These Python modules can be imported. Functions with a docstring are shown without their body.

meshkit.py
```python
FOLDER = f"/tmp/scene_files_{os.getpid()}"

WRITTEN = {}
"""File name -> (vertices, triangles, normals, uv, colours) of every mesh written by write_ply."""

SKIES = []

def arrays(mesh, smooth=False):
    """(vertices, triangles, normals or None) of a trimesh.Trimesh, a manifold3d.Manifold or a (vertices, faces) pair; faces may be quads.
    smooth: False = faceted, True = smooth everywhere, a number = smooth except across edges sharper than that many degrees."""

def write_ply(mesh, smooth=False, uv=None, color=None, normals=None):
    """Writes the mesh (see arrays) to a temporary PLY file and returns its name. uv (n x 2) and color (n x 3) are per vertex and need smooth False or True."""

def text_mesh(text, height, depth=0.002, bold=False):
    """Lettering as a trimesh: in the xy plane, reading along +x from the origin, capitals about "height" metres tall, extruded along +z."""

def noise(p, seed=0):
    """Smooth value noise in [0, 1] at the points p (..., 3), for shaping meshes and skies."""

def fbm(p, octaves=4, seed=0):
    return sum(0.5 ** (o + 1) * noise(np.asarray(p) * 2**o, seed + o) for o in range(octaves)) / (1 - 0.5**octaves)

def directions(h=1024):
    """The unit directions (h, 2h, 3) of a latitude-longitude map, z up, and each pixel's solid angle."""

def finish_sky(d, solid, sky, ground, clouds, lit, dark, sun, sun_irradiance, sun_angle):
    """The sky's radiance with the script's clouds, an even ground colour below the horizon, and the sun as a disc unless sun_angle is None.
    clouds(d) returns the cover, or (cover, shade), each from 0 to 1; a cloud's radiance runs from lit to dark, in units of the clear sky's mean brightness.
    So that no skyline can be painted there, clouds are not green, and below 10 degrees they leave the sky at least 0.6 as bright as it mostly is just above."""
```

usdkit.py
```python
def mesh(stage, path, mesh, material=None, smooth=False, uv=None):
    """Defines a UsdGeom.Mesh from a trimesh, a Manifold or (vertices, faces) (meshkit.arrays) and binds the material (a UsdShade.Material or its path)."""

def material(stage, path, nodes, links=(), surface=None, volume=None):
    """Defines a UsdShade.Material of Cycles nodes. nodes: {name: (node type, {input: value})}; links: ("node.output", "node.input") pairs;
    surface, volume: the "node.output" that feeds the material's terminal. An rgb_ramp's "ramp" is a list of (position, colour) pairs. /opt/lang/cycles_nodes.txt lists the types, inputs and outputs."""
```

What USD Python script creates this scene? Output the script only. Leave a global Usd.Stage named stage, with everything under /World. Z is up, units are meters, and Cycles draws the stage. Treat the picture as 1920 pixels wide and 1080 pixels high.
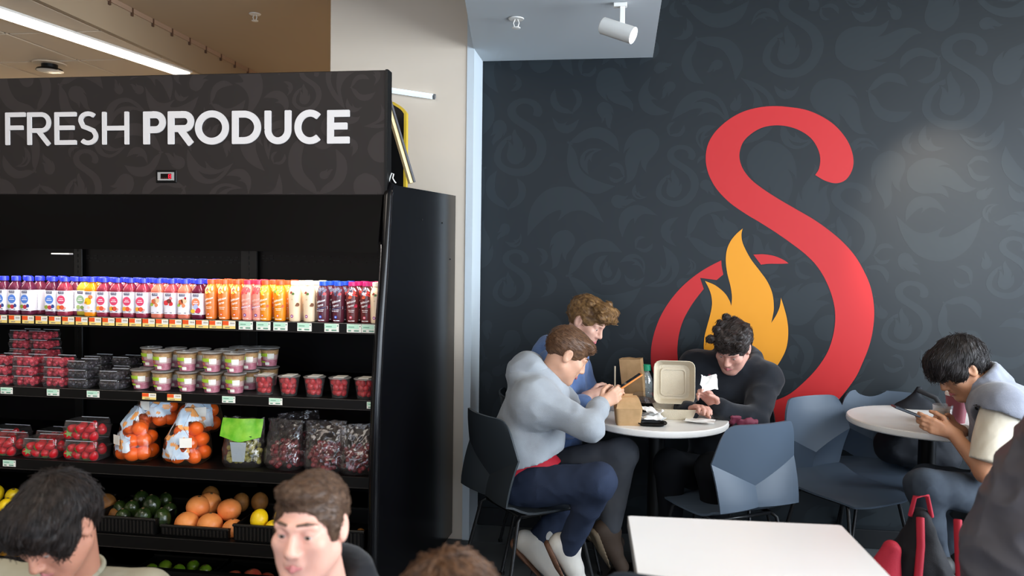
import math, random
import numpy as np, trimesh, shapely
from shapely.geometry import Polygon, LineString, Point, box as sbox
from shapely import affinity
from shapely.ops import unary_union
from pxr import Usd, UsdGeom, UsdLux, UsdShade, Gf, Sdf, Vt
import usdkit, meshkit

stage = Usd.Stage.CreateInMemory()
UsdGeom.SetStageUpAxis(stage, 'Z'); UsdGeom.SetStageMetersPerUnit(stage, 1.0)
UsdGeom.Xform.Define(stage, '/World'); UsdGeom.Scope.Define(stage, '/World/Looks')
A = np.array
# ------------------------------------------------------------------ camera
FPX, EYE = 1450.0, 1.5
YAW, PITCH, ROLL = math.radians(8), math.radians(2.05), math.radians(.75)
EXPOSURE = 0.0
_d0 = A([-math.sin(YAW), math.cos(YAW), 0]); _r0 = A([math.cos(YAW), math.sin(YAW), 0]); _z = A([0, 0, 1.])
CD = _d0*math.cos(PITCH)-_z*math.sin(PITCH); _u0 = np.cross(_r0, CD)
CR = _r0*math.cos(ROLL)+_u0*math.sin(ROLL); CU = _u0*math.cos(ROLL)-_r0*math.sin(ROLL)
CC = A([0, 0, EYE])
cam = UsdGeom.Camera.Define(stage, '/World/camera')
cam.AddTransformOp().Set(Gf.Matrix4d(*[float(x) for x in (*CR, 0, *CU, 0, *(-CD), 0, *CC, 1)]))
cam.CreateHorizontalApertureAttr(36.0); cam.CreateFocalLengthAttr(FPX/1920*36)
cam.CreateFStopAttr(2.2); cam.CreateFocusDistanceAttr(3.65)
cam.CreateClippingRangeAttr(Gf.Vec2f(.05, 100)); cam.CreateExposureAttr(EXPOSURE)

def ray(u, v): return CD+(u-960)/FPX*CR-(v-540)/FPX*CU
def PY(u, v, Y): r = ray(u, v); return CC+r*(Y/r[1])
def PZ(u, v, z): r = ray(u, v); return CC+r*((z-EYE)/r[2])
def PX(u, v, x): r = ray(u, v); return CC+r*(x/r[0])

# ------------------------------------------------------------------ lights
def rect_light(name, pos, target, w, h, power, color, up=(0, 0, 1)):
    L = UsdLux.RectLight.Define(stage, '/World/'+name)
    p, t = A(pos, float), A(target, float); b = p-t; b /= np.linalg.norm(b)
    upv = A(up, float) if abs(np.dot(b, up)) < .99 else A([0, 1., 0])
    x = np.cross(upv, b); x /= np.linalg.norm(x); y = np.cross(b, x)
    L.AddTransformOp().Set(Gf.Matrix4d(*[float(q) for q in (*x, 0, *y, 0, *b, 0, *p, 1)]))
    L.CreateWidthAttr(w); L.CreateHeightAttr(h); L.CreateIntensityAttr(power); L.CreateColorAttr(Gf.Vec3f(*color))
    return L
dome = UsdLux.DomeLight.Define(stage, '/World/sky'); dome.CreateIntensityAttr(1.0); dome.CreateColorAttr(Gf.Vec3f(.55, .72, 1.0))
rect_light('daylight_right', (3.62, .6, 1.75), (0, .6, 1.5), 6.4, 2.1, 14.0, (.88, .95, 1.0))
rect_light('daylight_rear', (.6, -3.3, 1.75), (.6, 2, 1.6), 5.0, 2.1, 2.6, (.93, .97, 1.0))
rect_light('case_lamp', (-2.3, 2.985, 1.56), (-2.3, 3.06, 1.1), 2.7, .03, 58.0, (1.0, .93, .84))

# ------------------------------------------------------------------ helpers
_used = {}
def numbered(parent, name):
    k = (parent, name); n = _used.get(k, 0); _used[k] = n+1
    return name if n == 0 else f'{name}_{n:03d}'
def lin(h):
    h = h.lstrip('#'); s = [int(h[i:i+2], 16)/255 for i in (0, 2, 4)]
    return tuple(x/12.92 if x <= .04045 else ((x+.055)/1.055)**2.4 for x in s)
_m = {}
def mat(name, color='#888888', rough=.5, spec=.5, metal=0., noise=None, bump=None, emit=None, coat=0., sss=0., trans=0., vary=0., ior=1.5, sheen=0.):
    if name in _m: return _m[name]
    c = lin(color) if isinstance(color, str) else color
    p = dict(base_color=c, roughness=rough, metallic=metal, specular_ior_level=spec, ior=ior)
    if coat: p.update(coat_weight=coat, coat_roughness=.08)
    if sheen: p.update(sheen_weight=sheen, sheen_roughness=.5)
    if sss: p.update(subsurface_weight=sss, subsurface_radius=(.01, .004, .002), subsurface_scale=1.0)
    if trans: p.update(transmission_weight=trans)
    if emit: p.update(emission_color=lin(emit[0]), emission_strength=emit[1])
    nodes, links = {'p': ('principled_bsdf', p)}, []
    if noise or bump or vary: nodes['t'] = ('texture_coordinate', {})
    last = None
    if noise:          # (scale, second colour, stretch)
        nodes['n'] = ('noise_texture', dict(scale=noise[0], detail=3.0))
        nodes['r'] = ('rgb_ramp', {'ramp': [(.35, c), (.65, lin(noise[1]))]})
        links += [('t.object', 'n.vector'), ('n.fac', 'r.fac')]; last = 'r.color'
    if vary:
        nodes['o'] = ('object_info', {}); nodes['mr'] = ('map_range', dict(from_min=0., from_max=1., to_min=1-vary, to_max=1+vary))
        nodes['h'] = ('hsv', dict(color=c)); links += [('o.random', 'mr.value'), ('mr.result', 'h.value')]
        if last: links.append((last, 'h.color'))
        last = 'h.color'
    if last: links.append((last, 'p.base_color'))
    if bump:           # (scale, strength)
        nodes['bn'] = ('noise_texture', dict(scale=bump[0], detail=4.0)); nodes['b'] = ('bump', dict(strength=bump[1], distance=.004))
        links += [('t.object', 'bn.vector'), ('bn.fac', 'b.height'), ('b.normal', 'p.normal')]
    _m[name] = usdkit.material(stage, '/World/Looks/'+name, nodes, links, surface='p.BSDF'); return _m[name]
def film(name, color='#ffffff', alpha=.04, rough=.12, gain=.35, haze=0.):      # thin clear plastic or a glass pane
    if name in _m: return _m[name]
    c = lin(color)
    nodes = {'t': ('transparent_bsdf', dict(color=tuple(x**.35 for x in c))), 'g': ('glossy_bsdf', dict(color=(.9, .9, .9), roughness=rough)), 'd': ('diffuse_bsdf', dict(color=c)),
             'lw': ('layer_weight', dict(blend=.25)), 'a': ('math', dict(math_type='multiply_add', value2=gain, value3=alpha, use_clamp=True)), 'm': ('mix_closure', {}), 'm2': ('mix_closure', dict(fac=haze))}
    _m[name] = usdkit.material(stage, '/World/Looks/'+name, nodes, [('lw.facing', 'a.value1'), ('a.value', 'm.fac'), ('t.BSDF', 'm2.closure1'), ('d.BSDF', 'm2.closure2'), ('m2.closure', 'm.closure1'), ('g.BSDF', 'm.closure2')], surface='m.closure')
    return _m[name]
def meta(p, label=None, cat=None, group=None, kind=None):
    for k, v in (('label', label), ('category', cat), ('group', group), ('kind', kind)):
        if v: p.SetCustomDataByKey(k, v)
    return p
def path_of(parent): return '/World' if parent is None else (parent if isinstance(parent, str) else str(parent.GetPath()))
def obj(name, mesh, material, parent=None, smooth=False, label=None, cat=None, group=None, kind=None):
    pp = path_of(parent)
    m = usdkit.mesh(stage, pp+'/'+numbered(pp, name), mesh, material, smooth)
    return meta(m.GetPrim(), label, cat, group, kind)
def struct(name, mesh, material, smooth=False): return obj(name, mesh, material, None, smooth, kind='structure')
def place(x, loc, rz=0, scale=1, rx=0):
    x.AddTranslateOp().Set(Gf.Vec3d(*map(float, loc)))
    if rz: x.AddRotateZOp().Set(math.degrees(rz))
    if rx: x.AddRotateXOp().Set(math.degrees(rx))
    if np.ndim(scale) or scale != 1:
        s = (scale,)*3 if not np.ndim(scale) else scale; x.AddScaleOp().Set(Gf.Vec3f(*map(float, s)))
def thing(name, label, cat, loc=(0, 0, 0), rz=0, group=None, kind=None, scale=1, rx=0):
    x = UsdGeom.Xform.Define(stage, '/World/'+numbered('/World', name)); place(x, loc, rz, scale, rx)
    return meta(x.GetPrim(), label, cat, group, kind)
_proto = {}
def inst(key, build, name, label, cat, loc, rz=0, group=None, scale=1, rx=0):
    """First call builds the thing with its parts; later calls reference it."""
    if key not in _proto:
        t = thing(name, label, cat, loc, rz, group, scale=scale, rx=rx); build(t); _proto[key] = t.GetPath(); return t
    t = thing(name, label, cat, loc, rz, group, scale=scale, rx=rx)
    t.GetReferences().AddInternalReference(_proto[key]); t.SetInstanceable(True); return t
cat_ = trimesh.util.concatenate
def tf(m, loc=(0, 0, 0), rz=0, rx=0, ry=0, s=None):
    m = m.copy()
    if s is not None: m.apply_scale(s)
    for a, ax in ((rx, (1, 0, 0)), (ry, (0, 1, 0)), (rz, (0, 0, 1))):
        if a: m.apply_transform(trimesh.transformations.rotation_matrix(a, ax))
    m.apply_translation(loc); return m
def bx(x0, x1, y0, y1, z0, z1, bev=0.):
    if bev <= 0:
        m = trimesh.creation.box((x1-x0, y1-y0, z1-z0)); m.apply_translation(((x0+x1)/2, (y0+y1)/2, (z0+z1)/2)); return m
    pts = []
    for i in (0, 1):
        for j in (0, 1):
            for k in (0, 1):
                c = A([(x0, x1)[i], (y0, y1)[j], (z0, z1)[k]]); s = A([(1, -1)[i], (1, -1)[j], (1, -1)[k]])*bev
                for a in range(3):
                    q = c.copy()
                    for b in range(3):
                        if b != a: q[b] += s[b]
                    pts.append(q)
    return trimesh.convex.convex_hull(A(pts))
def prism(poly, z0, z1):
    m = trimesh.creation.extrude_polygon(poly, z1-z0, engine='earcut'); m.apply_translation((0, 0, z0)); return m
def extr(geom, d):
    gs = [g for g in getattr(geom, 'geoms', [geom]) if g.geom_type == 'Polygon' and g.area > 1e-9]
    return cat_([trimesh.creation.extrude_polygon(g, d, engine='earcut') for g in gs])
UPRIGHT = A([[1, 0, 0, 0], [0, 0, -1, 0], [0, 1, 0, 0], [0, 0, 0, 1.]])    # xy drawing -> xz plane, extruded towards -y
def upright(m, Y=0.): m = m.copy(); m.apply_transform(UPRIGHT); m.apply_translation((0, Y, 0)); return m
def lathe(prof, n=24): return trimesh.creation.revolve(A(prof, float), sections=n)
def tube(pts, r, n=8, closed=False):
    p = A(pts, float); K = len(p); rr = np.broadcast_to(r, (K,))
    t = np.gradient(p, axis=0); t /= np.linalg.norm(t, axis=1, keepdims=True)+1e-12
    ref = A([0, 0, 1.]) if abs(t[:, 2]).mean() < .8 else A([1., 0, 0])
    a = np.cross(t, ref); a /= np.linalg.norm(a, axis=1, keepdims=True)+1e-12; b = np.cross(t, a)
    an = np.arange(n)*2*np.pi/n
    v = (p[:, None]+rr[:, None, None]*(np.cos(an)[None, :, None]*a[:, None]+np.sin(an)[None, :, None]*b[:, None])).reshape(-1, 3)
    f = []
    for i in range(K-1):
        for j in range(n):
            q = [i*n+j, i*n+(j+1) % n, (i+1)*n+(j+1) % n, (i+1)*n+j]; f += [[q[0], q[1], q[2]], [q[0], q[2], q[3]]]
    v = np.vstack([v, p[0], p[-1]]); c0, c1 = len(v)-2, len(v)-1
    for j in range(n): f += [[c0, (j+1) % n, j], [c1, (K-1)*n+j, (K-1)*n+(j+1) % n]]
    return trimesh.Trimesh(v, f, process=False)
def grid_shell(V, th):
    """V (rows, cols, 3): a curved sheet made solid, th thick."""
    n, m = V.shape[:2]; du = np.gradient(V, axis=1); dv = np.gradient(V, axis=0)
    N = np.cross(du, dv); N /= np.linalg.norm(N, axis=2, keepdims=True)+1e-12
    v = np.vstack([(V+N*th/2).reshape(-1, 3), (V-N*th/2).reshape(-1, 3)]); o = n*m; f = []
    for i in range(n-1):
        for j in range(m-1):
            q = [i*m+j, i*m+j+1, (i+1)*m+j+1, (i+1)*m+j]; f += [[q[0], q[1], q[2]], [q[0], q[2], q[3]], [q[2]+o, q[1]+o, q[0]+o], [q[3]+o, q[2]+o, q[0]+o]]
    ring = [j for j in range(m)]+[i*m+m-1 for i in range(1, n)]+[(n-1)*m+j for j in range(m-2, -1, -1)]+[i*m for i in range(n-2, 0, -1)]
    for a, b in zip(ring, ring[1:]+ring[:1]): f += [[b, a, a+o], [b, a+o, b+o]]
    t = trimesh.Trimesh(v, f, process=False); return t
def ball(r=1., sub=2, seed=None, amp=0., freq=2., sq=(1, 1, 1)):
    s = trimesh.creation.icosphere(sub, 1.); v = s.vertices.copy()
    if seed is not None: v *= (1+amp*(meshkit.fbm(v*freq+seed*3.1, 2, seed)-.5))[:, None]
    s.vertices = v*r*A(sq); return s
ORD = ['first', 'second', 'third', 'fourth', 'fifth', 'sixth', 'seventh', 'eighth', 'ninth', 'tenth', 'eleventh', 'twelfth', 'thirteenth', 'fourteenth', 'fifteenth', 'sixteenth', 'seventeenth', 'eighteenth', 'nineteenth', 'twentieth']
def text(s, h, bold=False, tol=.02, slant=0.):
    m = meshkit.text_mesh(s, h, .0004, bold)
    if slant: m.vertices[:, 1] += m.vertices[:, 0]*slant
    m.vertices[:, 0] -= m.vertices[:, 0].mean(); return m

# ------------------------------------------------------------------ materials of the room
WHITE = mat('white_paint', '#d2c5b4', .75, bump=(60, .05))
GREYW = mat('grey_white_paint', '#c2ccd2', .7, bump=(60, .05))
CEIL = mat('ceiling_paint', '#b8a48a', .9)
SOFF = mat('soffit_paint', '#b4babd', .8)
TILE = mat('ceiling_tile', '#dccab2', .95, bump=(160, .12))
GRID = mat('ceiling_grid', '#6e5f50', .6)
MURAL = mat('mural_base', '#151b1f', .44, .22, noise=(1.2, '#171d21'))
PRINT = mat('mural_print', '#1d2428', .44, .22)
RED = mat('emblem_red', '#ad2628', .5, .2)
FLAME = mat('emblem_yellow', '#cc871f', .5, .2)
BLACK = mat('black_enamel', '#08080a', .2, .25)
BLACKM = mat('black_matte', '#070707', .45, .25)
SIGN = mat('sign_face', '#2b2624', .5, .15)
SIGNP = mat('sign_print', '#352f2d', .5, .15)
STEEL = mat('steel', '#9a9c9e', .35, .5, .9)
WPLASTIC = mat('white_plastic', '#dedcd6', .4)
FLOORM = mat('floor_tile', '#46494b', .4, .3, noise=(3, '#4e5254'))

# ------------------------------------------------------------------ the room
YW, XR, XL, YB, YF = 4.28, 3.5, -7.0, -3.2, 8.2
ZS, ZT = 3.0, 2.8                      # smooth ceiling, tiled ceiling
ZSOF = float(PY(904, 115, YW)[2]); XC = float(PY(904, 115, YW)[0])     # soffit height, column side
YC = float(PZ(873, 92, ZSOF)[1]); XB = float(PY(620, 60, YC)[0]); XFACE = -2.97
floor = struct('floor', bx(XL, XR, YB, YF, -.1, -.004), mat('floor_joint', '#3f4244', .6))
fx = .6
for i in range(int((XR-XL)/fx)+1):
    for j in range(int((YW-YB)/fx)+1):
        x0, y0 = XL+i*fx, YB+j*fx
        if x0 > -2.2 and y0 > .4: obj('floor_tile', bx(x0+.003, min(x0+fx-.003, XR), y0+.003, min(y0+fx-.003, YW), -.004, 0), FLOORM, floor)
wall = struct('wall_back', bx(XC, XR, YW, YW+.12, 0, ZS), MURAL)
wl = struct('wall_column', bx(XB, XC, YC, YW+.12, 0, ZS), WHITE)
obj('corner_return', bx(XC-.002, XC+.004, YC-.004, YW, 0, ZSOF), GREYW, wl)
obj('corner_bead', bx(XC-.032, XC+.006, YC-.006, YC+.001, 0, ZS-.001), GREYW, wl)
struct('wall_left', bx(XL-.1, XL, YB, YF, 0, ZS+.2), WHITE)
struct('wall_store', bx(XL, XC, YF, YF+.1, 0, ZS+.2), WHITE)
struct('wall_partition', bx(XC-.12, XC, YW+.12, YF, 0, ZS), WHITE)
struct('ceiling', prism(sbox(XFACE, YB, XR, YF), ZS, ZS+.08), CEIL)
tc = struct('ceiling_tiled', prism(sbox(XL, YB, XFACE-.02, YF), ZT+.012, ZT+.05), GRID)
for i in range(7):
    for j in range(16):
        x1 = XFACE-.05-i*.61; y0 = YB+.05+j*.61; 
        if y0 < 2.2: continue
        obj('ceiling_tile', bx(x1-.594, x1, y0, y0+.594, ZT, ZT+.011, .003), TILE, tc)
bm = struct('ceiling_bulkhead', bx(XFACE-.03, XFACE, YB, YF, ZT-.003, ZS-.016), mat('bulkhead_paint', '#a08c72', .85))
for j in range(26):                      # clips and rail along the open top of the bulkhead
    y = 2.9+j*.21
    obj('rail_clip', bx(XFACE-.02, XFACE+.012, y, y+.014, ZS-.05, ZS-.001), mat('clip_brown', '#5a4030', .6), bm)
obj('rail', bx(XFACE+.002, XFACE+.01, YB, YF, ZS-.03, ZS-.001), mat('rail_pink', '#a58a74', .8), bm)
a_, b_ = PZ(870, -10, ZSOF), PZ(1224, 108, ZSOF)
xr = float(b_[0]); ya = 1.6; xa = XC+(a_[0]-XC)*(YC-ya)/(YC-a_[1])
struct('ceiling_soffit', prism(Polygon([(XC, YW), (XC, YC), (xa, ya), (xr, ya), (xr, YW)]), ZSOF, ZS), SOFF)
struct('baseboard_back', bx(XC, XR, YW-.014, YW, 0, .10, .003), mat('base_vinyl', '#17191b', .55, .2))
# glazed fronts: right and rear
FR = mat('window_frame', '#33373b', .4, .5, .6); GLASS = film('window_glass', '#ffffff', .03, .02)
def glazing(name, fn, L, nmull, z0=.35, z1=ZS-.15):
    w = UsdGeom.Xform.Define(stage, '/World/'+name).GetPrim(); meta(w, kind='structure')
    xs = np.linspace(0, L, nmull+1)
    for x in xs: obj('mullion', fn(x-.03, x+.03, z0, z1, .05), FR, w)
    obj('sill', fn(0, L, z0-.06, z0, .08), FR, w); obj('head', fn(0, L, z1, z1+.06, .08), FR, w)
    for a, b in zip(xs[:-1], xs[1:]): obj('pane', fn(a+.03, b-.03, z0, z1, .006), GLASS, w)
glazing('window_1', lambda a, b, c, d, t: bx(XR+.05-t/2, XR+.05+t/2, YB+a, YB+b, c, d), YW-YB, 6)
glazing('window_2', lambda a, b, c, d, t: bx(-2+a, -2+b, YB-.05-t/2, YB-.05+t/2, c, d), XR+2, 5)
struct('wall_right', cat_([bx(XR, XR+.1, YB, YW, 0, .29), bx(XR, XR+.1, YB, YW, ZS-.09, ZS)]), WHITE)
struct('wall_rear', cat_([bx(XL, -2, YB-.1, YB, 0, ZS), bx(-2, XR, YB-.1, YB, 0, .29), bx(-2, XR, YB-.1, YB, ZS-.09, ZS)]), WHITE)

# ceiling lamps of the shop
def led(t): 
    obj('housing', bx(-.075, .075, 0, 4.6, -.012, .0), WPLASTIC, t)
    obj('diffuser', bx(-.062, .062, .01, 4.59, -.02, -.012), mat('led_glow', '#fff4e4', .5, emit=('#fff0dc', 7.)), t)
p0, p1 = PZ(0, 27, ZT-.02), PZ(335, 137, ZT-.02)
ang = math.atan2(p1[1]-p0[1], p1[0]-p0[0])-math.pi/2
dirv = (p1-p0)/np.linalg.norm(p1-p0)
inst('led', led, 'linear_ceiling_light', 'long glowing white linear lamp on the tiled ceiling above the shop', 'ceiling light', p1-dirv*4.55+A([0, 0, .02]), ang)
for dx, dy in ((-1.9, 0), (-1.9, 3.4)):
    inst('led', led, 'linear_ceiling_light', 'linear lamp on the tiled ceiling at the far left, outside the picture' if dy == 0 else 'linear lamp on the tiled ceiling deep in the shop, hidden by the sign', 'ceiling light', (p0[0]+dx, p0[1]-1.2+dy, ZT))
rect_light('shop_lamps', (-3.3, 5.6, ZT-.08), (-3.3, 5.6, 0), 2.4, 3.6, 5.0, (1.0, .82, .62))
rect_light('dining_panel', (-1.6, .9, ZS-.05), (-1.6, .9, 0), 1.2, 1.2, 8.0, (1.0, .90, .78))
dp = thing('ceiling_panel_light', 'square white panel lamp set under the smooth ceiling, outside the picture', 'ceiling light', (-1.6, .9, ZS))
obj('panel_frame', bx(-.65, .65, -.65, .65, -.03, 0, .004), WPLASTIC, dp)
gl = thing('globe_pendant', 'round glowing pendant lamp deep in the shop, hidden by the black sign', 'pendant lamp', (-4.9, 6.3, 2.38))
obj('globe', ball(.12, 3), mat('globe_glow', '#fff0dc', .5, emit=('#ffe6c4', 34.)), gl, True)
obj('stem', lathe([(0, .115), (.008, .115), (.008, ZT-2.38), (0, ZT-2.38)], 10), BLACKM, gl)
# sprinklers, detector, spot lamps
def sprinkler(t):
    obj('escutcheon', lathe([(0, -.004), (.034, -.004), (.036, 0), (0, 0)], 20), WPLASTIC, t, 30)
    obj('sprinkler_frame', cat_([tube([(s*.006, 0, -.004), (s*.013, 0, -.02), (s*.006, 0, -.042)], .003, 6) for s in (-1, 1)]), WPLASTIC, t, True)
    obj('deflector', lathe([(0, -.046), (.02, -.044), (.02, -.041), (0, -.041)], 16), WPLASTIC, t)
inst('spr', sprinkler, 'fire_sprinkler', 'small white fire sprinkler on the brown ceiling left of the column', 'sprinkler', PZ(478, 26, ZS-.002))
inst('spr', sprinkler, 'fire_sprinkler', 'small white fire sprinkler under the grey soffit left of the spot lamp', 'sprinkler', PZ(968, 35, ZSOF-.002))
dt = thing('ceiling_speaker', 'dark round fixture with a pale underside hanging below the ceiling tiles', 'ceiling fixture', PZ(93, 119, ZT-.002))
obj('mount_plate', lathe([(0, -.008), (.10, -.006), (.105, 0), (0, 0)], 28), TILE, dt, 30)
obj('neck', lathe([(0, -.03), (.05, -.03), (.05, -.006), (0, -.006)], 20), BLACKM, dt, 30)
obj('shade', lathe([(0, -.05), (.085, -.05), (.078, -.038), (.045, -.028), (0, -.028)], 28), BLACKM, dt, 30)
obj('lens', lathe([(0, -.062), (.05, -.058), (.078, -.0505), (0, -.0505)], 28), WPLASTIC, dt, 30)
def spot(t, aim, L=.155, r=.036, drop=.10):
    a = A(aim, float); a /= np.linalg.norm(a)
    def along(m, off): 
        m = m.copy(); m.apply_transform(trimesh.geometry.align_vectors([0, 0, 1], a)); m.apply_translation(A([0, 0, -drop-.02])+a*off); return m
    obj('track_adapter', bx(-.035, .022, -.016, .016, -.016, 0, .002), WPLASTIC, t)
    obj('arm', cat_([bx(-.008, .014, -.009, .009, -.016-drop+.01, -.014, .002)]), WPLASTIC, t)
    obj('lamp_body', along(lathe([(0, 0), (r-.004, 0), (r, .004), (r, L), (r-.004, L), (r-.004, L-.03), (0, L-.03)], 36), -L*.62), mat('spot_white', '#d6d4ce', .45), t, 30)
    obj('reflector', along(lathe([(.012, L-.03), (r-.005, L-.003), (r-.004, L-.003), (r-.004, L-.029), (.012, L-.0295)], 32), -L*.62), mat('reflector_glow', '#fff6e0', .3, emit=('#fff2d8', 1.2)), t, 30)
    obj('led_chip', along(lathe([(0, L-.026), (.013, L-.026), (.013, L-.0285), (0, L-.0285)], 16), -L*.62), mat('chip_glow', '#ffffff', .3, emit=('#fff2d8', 8.)), t)
    return A([0, 0, -drop-.02]), a
ax = CR*.80-CU*.42-CD*.42
s1 = PZ(1166, 6, ZSOF-.001); sp = thing('spot_lamp', 'white cylindrical spot lamp hanging from the soffit, tilted to the right', 'spot lamp', s1); spot(sp, ax)
s2 = A([1.75, 3.0, ZS-.001]); sp = thing('spot_lamp', 'white cylindrical spot lamp on the ceiling aimed at the dark wall, above the picture', 'spot lamp', s2)
tgt = PY(1768, 362, YW); spot(sp, tgt-s2)
L = UsdLux.SphereLight.Define(stage, '/World/spot_glow'); L.CreateRadiusAttr(.03); L.CreateIntensityAttr(9000.); L.CreateColorAttr(Gf.Vec3f(1, .8, .62))
b = (s2-tgt)/np.linalg.norm(s2-tgt); x = np.cross([0, 0, 1], b); x /= np.linalg.norm(x); y = np.cross(b, x); q = s2+A([0, 0, -.12])-b*.08
L.AddTransformOp().Set(Gf.Matrix4d(*[float(k) for k in (*x, 0, *y, 0, *b, 0, *q, 1)]))
sh = UsdLux.ShapingAPI.Apply(L.GetPrim()); sh.CreateShapingConeAngleAttr(17.); sh.CreateShapingConeSoftnessAttr(.9)
# wall lamp on the column
wb = thing('wall_light_bar', 'short white linear lamp with a grey end cap fixed to the cream column', 'wall light', (0, 0, 0))
q0, q1 = PY(690, 163, YC-.03), PY(812, 181, YC-.03)
obj('light_bar', cat_([tube([q0, q1], .014, 4)]), mat('bar_glow', '#e8f4ff', .4, emit=('#dceeff', .55)), wb)
obj('end_cap', tube([q1, q1+(q1-q0)*.035], .0145, 4), mat('cap_grey', '#6f7275', .5), wb)
obj('bracket', bx(q0[0]+.03, q0[0]+.06, YC-.03, YC, q0[2]-.012, q0[2]+.008), STEEL, wb)
# ------------------------------------------------------------------ mural print and emblem (flat vinyl on the wall)
def smooth_poly(pts, n=6):
    """Closed Catmull-Rom through the points; a point given as (x, y, 1) is a sharp corner."""
    P = [A(p[:2], float) for p in pts]; sharp = [len(p) > 2 for p in pts]; K = len(P); out = []
    for i in range(K):
        p1, p2 = P[i], P[(i+1) % K]
        m1 = (p2-P[i-1])/2 if not sharp[i] else (p2-p1)*.6
        m2 = (P[(i+2) % K]-p1)/2 if not sharp[(i+1) % K] else (p2-p1)*.6
        for t in np.arange(n)/n:
            out.append((2*t**3-3*t**2+1)*p1+(t**3-2*t**2+t)*m1+(-2*t**3+3*t**2)*p2+(t**3-t**2)*m2)
    return Polygon(out).buffer(0)
S_PTS = [(607, 258, 1), (640, 277), (675, 285), (705, 275), (725, 248), (732, 215), (725, 175), (705, 135), (670, 95), (625, 65), (575, 45), (520, 36), (470, 33), (420, 38), (370, 52), (325, 77), (285, 112), (260, 150), (250, 190), (252, 230), (265, 270), (290, 310), (330, 350), (380, 385), (430, 415), (480, 447), (530, 482), (575, 517), (612, 555), (640, 600), (662, 655), (672, 710), (668, 770), (650, 830), (620, 880), (580, 925), (525, 972), (470, 996), (415, 1006), (350, 1003), (290, 990), (235, 965), (190, 930), (165, 890), (157, 845), (160, 790), (175, 735), (205, 680), (243, 630, 1), (231, 594, 1), (285, 601, 1), (307, 583, 1), (302, 560), (300, 537, 1), (255, 560), (210, 590), (165, 630), (125, 680), (95, 735), (75, 800), (70, 860), (78, 905), (105, 950), (150, 1000), (215, 1045), (290, 1080), (370, 1098), (450, 1100), (530, 1085), (590, 1062), (640, 1030), (680, 996), (735, 925), (762, 870), (785, 810), (797, 750), (799, 690), (788, 625), (765, 570), (735, 520), (695, 475), (650, 437), (600, 402), (545, 370), (490, 338), (440, 306), (400, 275), (375, 245), (362, 215), (360, 185), (372, 150), (400, 122), (435, 103), (475, 96), (515, 99), (555, 112), (590, 135), (612, 165), (623, 200), (620, 235)]
ARC_PTS = [(405, 518, 1), (440, 517), (475, 523), (505, 536), (520, 547, 1), (490, 548), (455, 548), (430, 551, 1)]
FL_PTS = [(370, 433, 1), (366, 455), (372, 485), (395, 530), (425, 570), (450, 605), (467, 645), (472, 690), (468, 720), (463, 742, 1), (480, 715), (491, 688), (495, 659, 1), (505, 690), (515, 730), (519, 775), (512, 825), (490, 870), (462, 905), (440, 919, 1), (400, 943), (345, 940), (290, 915), (257, 875), (244, 830), (245, 790), (253, 755), (264, 715), (270, 680), (267, 650), (258, 625), (247, 604, 1), (280, 618), (310, 642), (326, 666), (333, 686, 1), (335, 655), (330, 620), (320, 580), (315, 540), (318, 505), (330, 475), (350, 450)]
def px_wall(x, y): q = PY(1180+.5741*x, 180+.5741*y, YW); return q[0], q[2]
def towall(poly): return shapely.transform(poly, lambda c: A([px_wall(*p) for p in c]))
Sp, Ap, Fp = smooth_poly(S_PTS), smooth_poly(ARC_PTS), smooth_poly(FL_PTS)
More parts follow.
